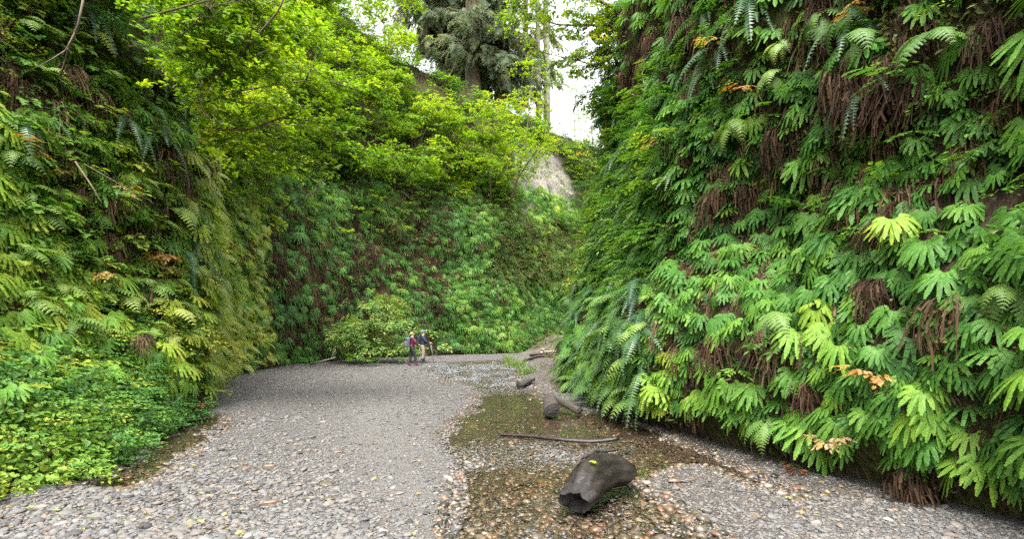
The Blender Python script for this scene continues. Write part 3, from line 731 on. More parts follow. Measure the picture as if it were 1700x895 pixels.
# ================================================================== things with labels
ORD = 'nearest second third fourth fifth sixth seventh eighth ninth tenth eleventh twelfth thirteenth fourteenth fifteenth sixteenth seventeenth eighteenth nineteenth twentieth'.split()
ORD += ['twenty-' + o for o in 'first second third fourth fifth sixth seventh eighth ninth'.split()] + ['thirtieth'] + ['thirty-' + o for o in 'first second third fourth fifth sixth seventh eighth ninth'.split()] + ['fortieth'] + ['forty-' + o for o in 'first second third fourth fifth sixth seventh eighth ninth'.split()]
def own_labels(objs, uv, marks, words_):
    """One label per thing: its look, then its rank in one direction from a landmark one can find."""
    buckets = {}
    for o, (u, v), w in zip(objs, uv, words_):
        m = min(marks, key=lambda k: (k[0] - u) ** 2 + (k[1] - v) ** 2)
        a = math.degrees(math.atan2(-(v - m[1]), u - m[0])) % 360
        d = ['right of', 'up and right of', 'above', 'up and left of', 'left of', 'down and left of', 'below', 'down and right of'][int(((a + 22.5) % 360) // 45)]
        buckets.setdefault((m[2], d, w), []).append((math.hypot(u - m[0], v - m[1]), o))
    for (mk, d, w), l in buckets.items():
        for i, (_, o) in enumerate(sorted(l, key=lambda q: q[0])):
            o['label'] = f'{w}, {ORD[min(i, len(ORD) - 1)]} {d} {mk}'
MARKS_R = [(1160, 110, 'the big bluish sword fern'), (1445, 130, 'the long brown root beard'), (1480, 615, 'the orange leaf sprig'), (1415, 725, 'the pinkish leaf sprig'), (1215, 570, 'the rusty fern curtain'), (1570, 660, 'the mossy hollow'), (1625, 830, 'the cliff foot corner'), (1010, 660, 'the overhanging cliff toe'), (1000, 320, 'the bright cliff edge'), (1505, 390, 'the pale yellow fern'), (1240, 330, 'the bare cliff patch'), (1100, 500, 'the dark cliff crease')]
MARKS_L = [(240, 435, 'the rusty leaf cluster'), (60, 60, 'the cliff top corner'), (205, 575, 'the hanging brown leaf'), (270, 120, 'the drooping sword ferns'), (400, 345, 'the yellow frond tip'), (60, 480, 'the shaded cliff side'), (190, 310, 'the withered yellow spray')]
MARKS_G = [(990, 800, 'the charred log'), (930, 728, 'the thin wet stick'), (915, 670, 'the stump log'), (280, 740, 'the dark side pool'), (640, 600, 'the bush by the hikers'), (60, 800, 'the creeper mound'), (640, 850, 'the sandy trail'), (1380, 800, 'the cliff foot'), (330, 860, 'the cobble patch')]

def plant(name, P, d, fronds, meshes, scl, tint, cat, group, part='frond', spread=1.0, tilt=(-.35, .25), tj=.06, label=None):
    root = link(name, None); root.location = P
    root.empty_display_size = .1
    tag(root, label, cat, group)
    az0 = math.atan2(-d[0], d[1])
    for k in range(fronds):
        pick_ = random.choice(meshes); c = link(part, pick_[0] if isinstance(pick_, tuple) else pick_, root)
        f = (k / max(1, fronds - 1) - .5) * 2 if fronds > 1 else 0
        c.rotation_euler = (random.uniform(*tilt), random.gauss(0, .15), az0 + f * spread + random.gauss(0, .18))
        c.location = (random.uniform(-.05, .05), random.uniform(-.05, .05), random.uniform(-.06, .06))
        s = scl * random.uniform(.8, 1.15); c.scale = (s, s, s)
        c['tint'] = float(tint + random.gauss(0, tj))
        if isinstance(pick_, tuple):
            for piece in pick_[1]:
                g = link(piece.name.split('.')[0], piece, c); g['tint'] = c['tint'] + random.gauss(0, .03)
    return root

# ---- right wall: five-finger ferns, the nearest 300 as individuals, the rest as stuff
def dens_ff_r(U, V):
    d = boxes(U, V, [(920, 1800, -200, 1000, .95), (920, 1120, -200, 560, .30), (1080, 1330, -200, 120, .25), (1330, 1800, -200, 90, .30), (1330, 1800, 90, 270, .55), (1390, 1500, 60, 200, .05), (1180, 1400, 250, 460, .55), (1500, 1620, 300, 360, .45), (1545, 1600, 640, 700, .05), (1190, 1260, 545, 590, .1), (930, 1040, 560, 720, .25), (1000, 1175, 10, 175, .06), (1330, 1560, 30, 130, .12)])
    return d
def poisson_keep(P, r):
    keep = []; cell = {}
    for i, p in enumerate(P):
        c = tuple((p // r).astype(int)); ok = True
        for dx in (-1, 0, 1):
            for dy in (-1, 0, 1):
                for dz in (-1, 0, 1):
                    for j in cell.get((c[0] + dx, c[1] + dy, c[2] + dz), ()):
                        if ((P[j] - p) ** 2).sum() < r * r: ok = False
        if ok: keep.append(i); cell.setdefault(c, []).append(i)
    return np.array(keep)
P, Nn, U, V = wall_points(WR, 30000, 12.5, dens_ff_r, .45, .9, z0=.38, seed=2, ymax=21)
k = poisson_keep(P, .25); P, Nn, U, V = P[k], Nn[k], U[k], V[k]
inview = (U > -20) & (U < 1720) & (V > -30) & (V < 905)
score = np.where(inview, P[:, 1], 1e3 + P[:, 1]); order = np.argsort(score)
ff_i, ff_rest = order[:300], order[300:]
D = facing(P, Nn, .42, .22)
def tint_r(U, V, n):
    t = .39 + .09 * smooth(500, 700, V) - .06 * smooth(1100, 1000, U) + .16 * np.exp(-((V - 640) / 70) ** 2) * smooth(1330, 1200, U)
    return t + rng.normal(0, .09, n)
T = tint_r(U, V, len(P))
ferns, uv, wd = [], [], []
for i in ff_i:
    s = random.uniform(.62, .95) if random.random() < .75 else random.uniform(.38, .6)
    if P[i, 1] < 6: s *= .86
    t = float(T[i])
    if random.random() < .03: t = .72
    ferns.append(plant('five_finger_fern', P[i] - Nn[i] * .03, D[i], random.choice((3, 4, 4, 5)), M['ff_parts'] if len(ferns) < 60 else M['ff_hi'] if P[i, 1] < 8.5 else M['ff_lo'], s, t, 'fern', 'five-finger ferns on the cliff face', spread=.85, tilt=(-.35, .30)))
    uv.append((U[i], V[i]))
    wd.append(('yellowish' if t > .68 else 'light green' if t > .5 else 'mid green' if t > .36 else 'deep green') + ' five-finger fern')
own_labels(ferns, uv, MARKS_R, wd)
def rep(P, Nn, D, m):
    return np.repeat(P, m, 0) + rng.normal(0, .04, (len(P) * m, 3)), np.repeat(D, m, 0) + rng.normal(0, .5, (len(P) * m, 3))
Pr, Dr = rep(P[ff_rest], Nn[ff_rest], D[ff_rest], 4)
scatter('far_fern_foliage', Pr, face_rot(Dr, rng.uniform(-.35, .3, len(Pr)), rng.normal(0, .15, len(Pr))), rng.uniform(.62, 1.05, len(Pr)), np.repeat(T[ff_rest], 4), M['ff_hi'])
# understorey fill: smaller, deeper set, darker green ferns and leaf sprays
P2, N2, U2, V2 = wall_points(WR, 16000, 12.5, lambda u, v: .75 * dens_ff_r(u, v), .75, 1.1, z0=.45, seed=9, ymax=22)
D2 = facing(P2, N2, .3, .4)
scatter('fern_undergrowth', P2 - N2 * .06, face_rot(D2, rng.uniform(-.6, .3, len(P2)), rng.normal(0, .3, len(P2))), rng.uniform(.4, .8, len(P2)), rng.uniform(.1, .42, len(P2)), M['ff_lo'])
# dead fronds, moss, leaf sprays on the right wall
P2, N2, U2, V2 = wall_points(WR, 5200, 12.5, lambda u, v: boxes(u, v, [(900, 1800, -200, 1000, .42), (1000, 1560, -100, 330, .85), (920, 1800, 650, 900, .25)]), .6, 1.3, z0=.5, seed=21, ymax=21)
D2 = facing(P2, N2, .3, .3)
scatter('dead_fern_litter', P2 - N2 * .08, face_rot(D2, rng.uniform(-.3, .3, len(P2))), rng.uniform(.5, 1.2, len(P2)), rng.uniform(.1, .8, len(P2)), M['dead'])
P2, N2, U2, V2 = wall_points(WR, 9000, 12.5, lambda u, v: boxes(u, v, [(900, 1800, -200, 1000, .35), (1330, 1800, -100, 500, .6), (1480, 1640, 620, 720, 1)]), .8, .9, z0=.2, seed=25, ymax=21)
scatter('moss', P2, face_rot(facing(P2, N2, .1, .3)), rng.uniform(.6, 1.4, len(P2)), rng.uniform(.1, .8, len(P2)), M['moss'])
P2, N2, U2, V2 = wall_points(WR, 9000, 12.5, lambda u, v: boxes(u, v, [(900, 1800, -200, 1000, .06), (900, 1110, 165, 480, .9), (900, 1010, -200, 165, .3), (1600, 1700, 60, 330, .25), (1100, 1300, 0, 260, .2)]), .6, 1.0, z0=.5, seed=29, ymax=24)
D2 = facing(P2, N2, .35, .45)
edge = smooth(1060, 960, U2)  # yellower towards the cliff edge: light of the sky behind put into the tint
scatter('bank_leaves', P2, face_rot(D2, rng.uniform(-.4, .5, len(P2))), rng.uniform(.45, .95, len(P2)), .38 + .42 * edge + rng.normal(0, .12, len(P2)), M['elder'] + M['small'][:2])
P2, N2, U2, V2 = wall_points(WR, 5000, 11, lambda u, v: boxes(u, v, [(900, 1090, 180, 720, .8)]), .4, 1.0, z0=.3, seed=33, ymax=24)
D2 = facing(P2, N2, .2, .3)
scatter('edge_fern_foliage', P2, face_rot(D2, rng.uniform(-.5, .2, len(P2))), rng.uniform(.55, 1.05, len(P2)), rng.uniform(.15, .65, len(P2)), M['lady'] + M['sword_hang'])

def cluster(name, spots, pick, meshes, nfr, scl, tint, cat, group, words_, marks, part='frond', spread=1.2, tilt=(-.4, .3), lift=.0, toward=.4):
    obs, uvs, wds = [], [], []
    for (u, v) in spots:
        p, n = pick(u, v)
        d = facing(p[None], n[None], toward, .15)[0]
        t = tint() if callable(tint) else tint
        obs.append(plant(name, p + n * lift, d, random.choice(nfr), meshes, scl(), t, cat, group, part, spread, tilt))
        uvs.append((u, v)); wds.append(random.choice(words_) if isinstance(words_, list) else words_)
    own_labels(obs, uvs, marks, wds)
    return obs
def rnd_spots(n, u0, u1, v0, v1, mind=26):
    out = []
    for _ in range(n * 40):
        p = (random.uniform(u0, u1), random.uniform(v0, v1))
        if all(math.hypot(p[0] - q[0], p[1] - q[1]) > mind for q in out): out.append(p)
        if len(out) >= n: break
    return out
U_ = random.uniform
random.seed(11)
# the big sword fern near the top and its like
def single(name, u, v, pick, meshes, n, s, t, cat, label, **k):
    p, nn = pick(u, v); d = facing(p[None], nn[None], k.pop('toward', .4), .02)[0]
    return plant(name, p + nn * k.pop('lift', 0), d, n, meshes, s * (.82 if name == 'autumn_sprig' else 1), t, cat, k.pop('group', None), label=label, **k)
single('sword_fern', 1195, 92, PR, M['sword'], 9, 1.05, .12, 'fern', 'big bluish sword fern arching out of the brown upper cliff', group='sword ferns', spread=1.5, tilt=(-.5, .2))
single('sword_fern', 1240, 12, PR, M['sword_hang'], 6, .95, .1, 'fern', 'bluish sword fern hanging at the cliff top above the big one', group='sword ferns', spread=1.2)
cluster('sword_fern', rnd_spots(30, 945, 1075, 230, 620, 34), PR, M['sword'] + M['sword_hang'], (5, 6, 7), lambda: U_(.75, 1.15), lambda: U_(.05, .5), 'fern', 'sword ferns', 'long-fronded sword fern', MARKS_R, spread=1.2, tilt=(-.6, .2))
cluster('sword_fern', rnd_spots(7, 1080, 1690, 20, 330, 60), PR, M['sword_hang'], (4, 5), lambda: U_(.55, .8), lambda: U_(.1, .5), 'fern', 'sword ferns', 'drooping upper sword fern', MARKS_R, spread=1.1)
for u, v, s in ((1400, 22, .8), (1360, 30, .7), (1440, 60, .75), (1300, 60, .6), (1290, 115, .6), (1340, 120, .6)):
    pass
cluster('lady_fern', [(1405, 18), (1365, 28), (1432, 62), (1300, 70), (1290, 120), (1225, 200), (1285, 520), (1690, 470), (1275, 690), (1560, 60)], PR, M['lady'], (4, 5, 6), lambda: U_(.5, .75), lambda: U_(.35, .7), 'fern', 'lacy ferns on the cliff', 'lacy light green lady fern', MARKS_R, spread=1.1, tilt=(-1.1, -.3), lift=.1)
cluster('lady_fern', rnd_spots(22, 930, 1035, 480, 650, 24), PR, M['lady'], (5, 6, 7), lambda: U_(.75, 1.1), lambda: U_(.05, .4), 'fern', 'lacy ferns on the cliff', 'feathery cliff toe fern', MARKS_R, spread=1.3, tilt=(-.6, .2), lift=.05)
cluster('leafy_shoot', rnd_spots(34, 955, 1110, 165, 430, 24), PR, M['elder'], (3, 4, 5), lambda: U_(.7, 1.15), lambda: U_(.35, .75), 'plant', 'leafy shoots on the cliff', 'bright green leafy shoot', MARKS_R, part='leaf_spray', spread=1.3, tilt=(-.3, .5), lift=.1)
cluster('dead_fern', [(1440, 95), (1405, 110), (1470, 100), (1425, 140), (1455, 150), (1490, 135), (1520, 120), (1385, 60), (1200, 560), (1240, 575), (1180, 570), (1265, 560), (1230, 300), (1195, 320), (1500, 340), (1480, 360), (1120, 410), (1150, 440), (1210, 420), (1590, 500), (1470, 470), (1660, 40), (1690, 160), (1080, 60), (1110, 120), (1050, 90), (1300, 210), (1400, 300), (1620, 240), (1530, 790), (1345, 640), (1395, 330), (1075, 300), (1140, 250)], PR, M['dead'], (3, 4, 5), lambda: U_(.6, 1.05), lambda: U_(.05, .5), 'dead fern', 'dead brown ferns', 'clump of dead brown fronds', MARKS_R, spread=.9, tilt=(-.2, .2), lift=.06)
for u, v, t, s, lab in ((1480, 612, .62, .42, 'orange and yellow leaf sprig among the ferns below the dark gap'), (1415, 722, .97, .48, 'pinkish leaf sprig hanging low on the fern cliff'), (1362, 768, .08, .5, 'rusty red leaf sprig at the dark foot of the cliff'), (1212, 68, .72, .4, 'golden leaf sprig beside the big sword fern'), (1255, 145, .6, .4, 'orange yellow leaf sprig under the big sword fern'), (1105, 238, .9, .45, 'peach coloured leaf sprig in the bright shoots at the cliff edge'), (1440, 30, .5, .4, 'orange brown leaf sprig under the cliff top lady ferns')):
    single('autumn_sprig', u, v, PR, M['autumn'], 3, s, t, 'leaves', lab, group='autumn leaf sprigs', part='leaf_spray', tilt=(-.7, .1), lift=.32, tj=.05)
single('five_finger_fern', 1500, 395, PR, M['ff_hi'], 5, .75, .80, 'fern', 'pale yellow five-finger fern standing out of the green cliff', group='five-finger ferns on the cliff face', spread=.9, lift=.16)

# ---- left and back wall
def z_ff(U, V): return boxes(U, V, [(0, 960, -200, 640, .05), (330, 580, 200, 590, .7), (450, 740, 420, 600, .16), (560, 740, 330, 600, .13), (735, 960, 360, 600, 1.6), (830, 960, 320, 430, .6), (560, 680, 230, 360, .25), (0, 330, 180, 640, .26), (620, 720, 540, 600, .3)])
P2, N2, U2, V2 = wall_points(WL, 90000, 14, z_ff, .85, .8, .4, z0=.35, seed=41, smin=9)
far = P2[:, 1] > 17
k = np.zeros(len(P2), bool); k[np.where(far)[0][poisson_keep(P2[far], .27)]] = True; k |= ~far
P2, N2, U2, V2, far = P2[k], N2[k], U2[k], V2[k], far[k]
D2 = facing(P2, N2, .25, .3)
tt = .30 + .24 * smooth(400, 330, U2) * smooth(150, 250, V2) - .04 * smooth(380, 450, U2) * smooth(640, 560, U2) + .14 * smooth(735, 775, U2) + .2 * smooth(830, 900, U2) * smooth(470, 400, V2) + .22 * smooth(330, 250, U2)  # left bank and edge get a yellower tint that carries the light there
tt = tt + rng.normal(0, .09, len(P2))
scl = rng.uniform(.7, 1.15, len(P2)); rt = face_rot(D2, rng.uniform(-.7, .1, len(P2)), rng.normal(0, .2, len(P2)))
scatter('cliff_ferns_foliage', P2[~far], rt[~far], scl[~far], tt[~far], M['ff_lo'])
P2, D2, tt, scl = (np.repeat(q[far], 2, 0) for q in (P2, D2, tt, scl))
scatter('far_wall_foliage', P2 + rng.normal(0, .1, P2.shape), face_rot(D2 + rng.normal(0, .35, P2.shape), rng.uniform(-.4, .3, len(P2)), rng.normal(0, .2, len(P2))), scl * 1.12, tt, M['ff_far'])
# darker, smaller plants deeper in
P2, N2, U2, V2 = wall_points(WL, 26000, 14, lambda u, v: boxes(u, v, [(0, 960, -200, 640, .6), (380, 740, 230, 600, .12)]), .6, .9, z0=.3, seed=45, smin=4)
D2 = facing(P2, N2, .2, .4)
scatter('wall_undergrowth', P2 - N2 * .05, face_rot(D2, rng.uniform(-.6, .2, len(P2))), rng.uniform(.5, 1.0, len(P2)), rng.uniform(.0, .5, len(P2)), M['small'] + M['ff_lo'][:2])
P2, N2, U2, V2 = wall_points(WL, 9000, 13, lambda u, v: boxes(u, v, [(0, 960, 100, 640, .2), (400, 735, 380, 600, .8), (640, 740, 250, 420, .6), (750, 960, 300, 600, .06)]), .6, .9, z0=.3, seed=49, smin=9)
scatter('dead_fern_litter', P2, face_rot(facing(P2, N2, .2, .3), rng.uniform(-.2, .2, len(P2))), rng.uniform(.8, 1.7, len(P2)), rng.uniform(.0, .7, len(P2)), M['dead'])
P2, N2, U2, V2 = wall_points(WL, 26000, 18, lambda u, v: boxes(u, v, [(640, 960, 200, 600, .06), (820, 965, 310, 460, .9), (500, 740, 150, 420, .12), (900, 1010, 200, 420, .6)]), .5, .5, z0=.3, seed=53, smin=30)
k = rng.random(len(P2)) > bare_at(P2); P2, N2 = P2[k], N2[k]
scatter('ground_cover', P2, face_rot(facing(P2, N2, .1, .4), rng.uniform(-.5, .3, len(P2))), rng.uniform(.6, 1.2, len(P2)), rng.uniform(.15, .95, len(P2)), M['olive'])
# slope thicket above the fern wall
P2, N2, U2, V2 = wall_points(WL, 60000, 33, lambda u, v: boxes(u, v, [(-50, 760, -300, 330, .5), (300, 700, -300, 130, .9), (640, 900, 100, 330, .55), (900, 1010, 200, 380, .5), (330, 760, 215, 330, .38), (420, 700, 300, 370, .12)]), .8, .5, z0=5.0, seed=57, smin=6)
k = (rng.random(len(P2)) > bare_at(P2) * .97) & ((P2[:, 1] > 19) | (P2[:, 2] > 7.5)); P2, N2, U2, V2 = P2[k], N2[k], U2[k], V2[k]
D2 = facing(P2, N2, .2, .5)
scatter('slope_thicket_foliage', P2 + N2 * rng.uniform(0, .5, (len(P2), 1)), face_rot(D2, rng.uniform(-.5, .3, len(P2))), rng.uniform(.8, 1.5, len(P2)), .24 + .18 * smooth(140, 260, V2) + rng.normal(0, .15, len(P2)), M['small'] + M['maple'][:2] + M['olive'][:1])
# near left wall: lady ferns, broad leaf sprays, sword ferns as things, the rest as undergrowth
P2, N2, U2, V2 = wall_points(WL, 14000, 11, lambda u, v: boxes(u, v, [(-300, 400, -300, 640, .5), (-300, 130, 60, 330, .8)]), .95, 1.0, z0=.6, seed=61, smax=22)
D2 = facing(P2, N2, .3, .4)
scatter('leafy_undergrowth', P2, face_rot(D2, rng.uniform(-.4, .3, len(P2))), rng.uniform(.35, .75, len(P2)), rng.uniform(.4, .85, len(P2)), M['small'] + M['thimble'][:2] + M['lady'][:1])
P2, N2, U2, V2 = wall_points(WL, 2600, 11, lambda u, v: boxes(u, v, [(-300, 420, -300, 640, .5)]), .6, 1.1, z0=.6, seed=63, smax=24)
scatter('dead_fern_litter', P2, face_rot(facing(P2, N2, .3, .4)), rng.uniform(.5, 1.1, len(P2)), rng.uniform(.2, .9, len(P2)), M['dead'])
random.seed(21)
cluster('lady_fern', [(45, 45), (100, 70), (150, 55), (60, 130), (210, 95), (170, 130), (225, 300), (245, 320), (40, 330), (75, 360), (60, 420), (30, 500), (85, 480), (110, 540), (200, 500), (235, 480), (260, 510), (170, 480), (300, 520), (310, 560), (240, 545), (280, 470), (130, 430), (20, 420), (350, 540), (160, 560), (90, 590), (330, 480), (190, 230), (120, 260), (15, 250), (280, 350), (320, 330)], PL, M['lady'], (4, 5, 6), lambda: U_(.55, .9), lambda: U_(.5, .95), 'fern', 'lacy ferns on the bank', ['lacy green lady fern', 'feathery pale lady fern'], MARKS_L, spread=1.3, tilt=(-.5, .3), lift=.15)
cluster('leafy_plant', rnd_spots(60, 0, 300, 0, 640, 34), PL, M['thimble_parts'], (3, 4, 5), lambda: U_(.6, .95), lambda: U_(.45, .85), 'plant', 'broad-leaved plants on the bank', ['broad-leaved green plant', 'lobed leafy bank plant'], MARKS_L, part='leaf_spray', spread=1.4, tilt=(-.4, .3), lift=.12)
cluster('sword_fern', [(262, 95), (285, 150), (300, 190), (240, 190), (205, 200), (255, 230), (330, 170), (130, 20), (345, 260), (40, 210), (320, 400), (290, 420), (350, 440)], PL, M['sword'] + M['sword_hang'], (5, 6, 7), lambda: U_(.8, 1.15), lambda: U_(.0, .4), 'fern', 'sword ferns', ['dark drooping sword fern'], MARKS_L, spread=1.2, tilt=(-.6, .1), lift=.15)
cluster('five_finger_fern', rnd_spots(70, 0, 400, 190, 600, 26), PL, M['ff_hi'], (3, 4, 5), lambda: U_(.55, .95), lambda: U_(.45, .8), 'fern', 'five-finger ferns on the bank', ['five-finger fern on the bank', 'hand-shaped fern on the bank'], MARKS_L, spread=.9, lift=.1)
cluster('dead_fern', [(210, 570), (180, 560), (130, 320), (170, 330), (160, 390), (150, 160), (110, 110), (255, 270), (250, 200), (300, 300), (275, 590), (330, 600), (90, 250), (190, 420)], PL, M['dead'], (3, 4), lambda: U_(.7, 1.1), lambda: U_(.35, .8), 'dead fern', 'dead brown ferns', 'withered brown fern clump', MARKS_L, spread=.9, lift=.12)
for u, v, t, s, n, lab in ((240, 432, .42, .62, 6, 'large rusty orange leaf cluster hanging on the shaded bank'), (262, 455, .3, .5, 4, 'smaller brown leaf cluster just under the rusty orange one'), (150, 470, .72, .5, 4, 'yellow leaf sprig over the lacy ferns'), (398, 345, .72, .6, 4, 'golden leaf sprig on the far bank edge'), (350, 285, .78, .6, 4, 'pale yellow leaf sprig high on the bank edge'), (185, 315, .74, .5, 4, 'withered yellow leaf sprig in the dark of the bank'), (300, 235, .74, .55, 3, 'yellow leaf sprig under the drooping sword ferns'), (15, 245, .55, .5, 3, 'tan leaf sprig at the edge of the bank'), (310, 590, .62, .45, 3, 'orange leaf sprig low on the bank by the pool'), (60, 275, .7, .4, 3, 'curled yellow leaf sprig next to the tan one'), (370, 410, .8, .6, 4, 'pale yellow leaf sprig half way up the bright bank edge')):
    single('autumn_sprig', u, v, PL, M['autumn'], n, s, t, 'leaves', lab, group='autumn leaf sprigs', part='leaf_spray', tilt=(-.7, .1), lift=.35, tj=.06)
single('broken_leaf', 207, 572, PL, M['dead'], 3, .7, .9, 'dead leaf', 'big curled tan leaf hanging under the lacy ferns', part='leaf_blade', lift=.45, spread=.4)
# yellow-green plants on the lit bank edge, its light put into the leaf tint
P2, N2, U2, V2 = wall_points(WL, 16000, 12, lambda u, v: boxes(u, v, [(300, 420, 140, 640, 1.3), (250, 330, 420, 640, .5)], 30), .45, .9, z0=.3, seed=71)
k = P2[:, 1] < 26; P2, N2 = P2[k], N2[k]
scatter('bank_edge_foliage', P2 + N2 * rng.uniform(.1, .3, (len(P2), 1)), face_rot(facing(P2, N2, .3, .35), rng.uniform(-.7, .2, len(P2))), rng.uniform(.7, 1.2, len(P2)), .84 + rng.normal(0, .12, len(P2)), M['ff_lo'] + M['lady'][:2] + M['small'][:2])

# creeper mound at the bottom of the bank
P2, N2, U2, V2 = wall_points(WL, 30000, 3.0, lambda u, v: boxes(u, v, [(-400, 325, 612, 1000, 1), (130, 325, 540, 640, .4)], 30) , .6, 1.5, z0=.02, seed=75, smax=16)
D2 = facing(P2, N2, .3, .3)
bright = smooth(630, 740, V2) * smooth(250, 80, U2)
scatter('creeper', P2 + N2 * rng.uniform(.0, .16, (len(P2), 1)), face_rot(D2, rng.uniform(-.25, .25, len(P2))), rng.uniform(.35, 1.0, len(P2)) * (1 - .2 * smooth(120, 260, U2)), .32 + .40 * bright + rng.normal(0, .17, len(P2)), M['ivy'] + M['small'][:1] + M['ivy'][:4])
q = rng.random(len(P2)) < .007
scatter('creeper_dead_leaves', P2[q] + N2[q] * .1, face_rot(D2[q]), rng.uniform(.3, .6, q.sum()), rng.uniform(.2, .7, q.sum()), M['dead'][:2] + M['autumn'][:1])

random.seed(77)
cluster('five_finger_fern', rnd_spots(9, 10, 300, 560, 680, 40), PL, M['ff_hi'], (3, 4), lambda: U_(.45, .7), lambda: U_(.3, .6), 'fern', 'five-finger ferns on the bank', 'five-finger fern in the creepers', MARKS_L, spread=.9, lift=.22)
cluster('leafy_plant', rnd_spots(10, 0, 200, 600, 790, 45), PL, M['thimble_parts'], (2, 3), lambda: U_(.4, .65), lambda: U_(.4, .75), 'plant', 'broad-leaved plants on the bank', 'lobed plant in the creepers', MARKS_L, part='leaf_spray', spread=1.4, tilt=(-.1, .5), lift=.15)

# ------------------------------------------------------------------ shrubs and trees
def crown_pts(lobes, n):
    P = []
    wts = np.array([l[3] * l[4] for l in lobes]); wts = wts / wts.sum()
    for (cx, cy, cz, rh, rv), w in zip(lobes, wts):
        k = max(4, int(n * w)); d = rng.normal(size=(k, 3)); d /= np.linalg.norm(d, axis=1, keepdims=True)
        r = np.clip(np.abs(rng.normal(0, .75, (k, 1))), .1, 1.7)
        P.append(np.array([cx, cy, cz]) + d * r * np.array([rh, rh, rv]))
    return np.vstack(P)
def shrub(name, base, height, width, meshes, n, tint, label, cat='shrub', group=None, lobes=7, stems=5, scl=(.7, 1.2), mat='stem', lean=(0, 0), up=.45, tj=.12, seed=0, stem_r=.035):
    random.seed(seed + 900)
    root = link(name, None); root.location = base; tag(root, label, cat, group)
    L = []
    for i in range(lobes):
        a = random.uniform(0, 6.28); r = random.uniform(.1, .5) * width; h = random.uniform(up, .92) * height
        L.append((math.cos(a) * r + lean[0] * h, math.sin(a) * r * .8 + lean[1] * h, h, width * random.uniform(.18, .32), height * random.uniform(.06, .13)))
    for i in range(stems):
        l = L[i % lobes]; mb = MB(); x0, y0 = random.uniform(-.12, .12) * width * .3, random.uniform(-.1, .1) * width * .3
        pts = [(x0, y0, -.25), (x0 + l[0] * .18 + random.uniform(-.1, .1), y0 + l[1] * .18, l[2] * .38), (l[0] * .6 + random.uniform(-.1, .1), l[1] * .6, l[2] * .75), (l[0], l[1], l[2] * 1.08)]
        mb.tube(pts, [stem_r, stem_r * .8, stem_r * .5, stem_r * .2], 6)
        for b in range(4):
            q = Vector(pts[1 + b % 2]).lerp(Vector(pts[2 + b % 2]), random.random()); e = q + Vector((random.gauss(0, .2) * width, random.gauss(0, .2) * width, random.uniform(.05, .22) * height))
            mb.tube([q, (q + e) / 2 + Vector((0, 0, .06 * height)), e], [stem_r * .4, stem_r * .3, stem_r * .1], 4)
        link('stem', mb.mesh('stem', [W[mat]], True), root)
    Pc = crown_pts(L, n)
    out = Pc - np.array([0, 0, height * .55])
    o = scatter('crown', Pc, face_rot(out + rng.normal(0, .5, Pc.shape) * width, rng.uniform(-.45, .25, len(Pc)), rng.normal(0, .2, len(Pc))), rng.uniform(*scl, len(Pc)), tint + rng.normal(0, tj, len(Pc)), meshes, root)
    return root
d0 = 29.4
shrub('willow_bush', ((615 - CX) / FPX * d0, d0, 0), 4.3, 4.3, M['willow'], 400, .66, 'round leafy bush with many thin stems on the gravel beside the hikers', 'bush', lobes=17, stems=14, scl=(.85, 1.5), up=.12, tj=.2, seed=4)
shrub('gravel_plant', (-7.4 , 26.5, 0), .8, 1.2, M['thimble'], 40, .5, 'low bright leafy plant beside the leaning dead branch', 'plant', lobes=4, stems=3, scl=(.5, .8), up=.3, seed=5, stem_r=.012)
# vine maples on the slope above the fern wall
VM = [(395, 60, 5.2, 4.6, .52), (450, 120, 4.6, 4.4, .46), (355, 20, 4.6, 4.0, .5), (520, 60, 5.0, 4.8, .48), (585, 40, 5.4, 5, .44), (640, 100, 4.6, 4.6, .5), (675, 160, 3.8, 4.0, .46), (480, 190, 4.2, 4.4, .40), (560, 150, 4.6, 4.8, .44), (625, 190, 4.2, 4.4, .42), (700, 210, 4.4, 4.6, .5), (745, 205, 3.2, 3.6, .46), (540, 215, 3.4, 4.0, .34), (420, 195, 3.6, 3.8, .42), (590, 265, 3.0, 3.6, .3), (665, 265, 3.2, 3.8, .38), (735, 265, 3.6, 4, .45), (785, 245, 3.4, 3.6, .44), (650, 30, 5.5, 5, .46), (300, 60, 4, 3.6, .44), (450, 30, 5, 5, .5), (375, 130, 3.6, 3.4, .6), (400, 240, 2.8, 3, .5), (350, 190, 2.6, 2.8, .62)]
MARKS_T = [(785, 120, 'the thick conifer trunks'), (900, 300, 'the bare clay slip'), (400, 345, 'the yellow frond tip'), (345, 130, 'the bare leaning branch'), (560, 420, 'the dark fern wall'), (600, 0, 'the top of the slope')]
obs, uvs, wds = [], [], []
for i, (u, v, h, w, t) in enumerate(VM):
    p, n = PL(u, v + 50)
    o = shrub('vine_maple', p - n * .1, h, w, M['maple'] if i % 3 else M['small'][:1] + M['maple'][:3], 230, t, None, 'small tree', 'vine maples on the slope', lobes=11, stems=4, scl=(.75, 1.4) if u > 520 else (.95, 1.75), lean=(n[0] * .35, n[1] * .35), up=.3, seed=20 + i, stem_r=.05)
    obs.append(o); uvs.append((u, v)); wds.append('bright leafy vine maple' if t > .43 else 'darker green vine maple')
own_labels(obs, uvs, MARKS_T, wds)
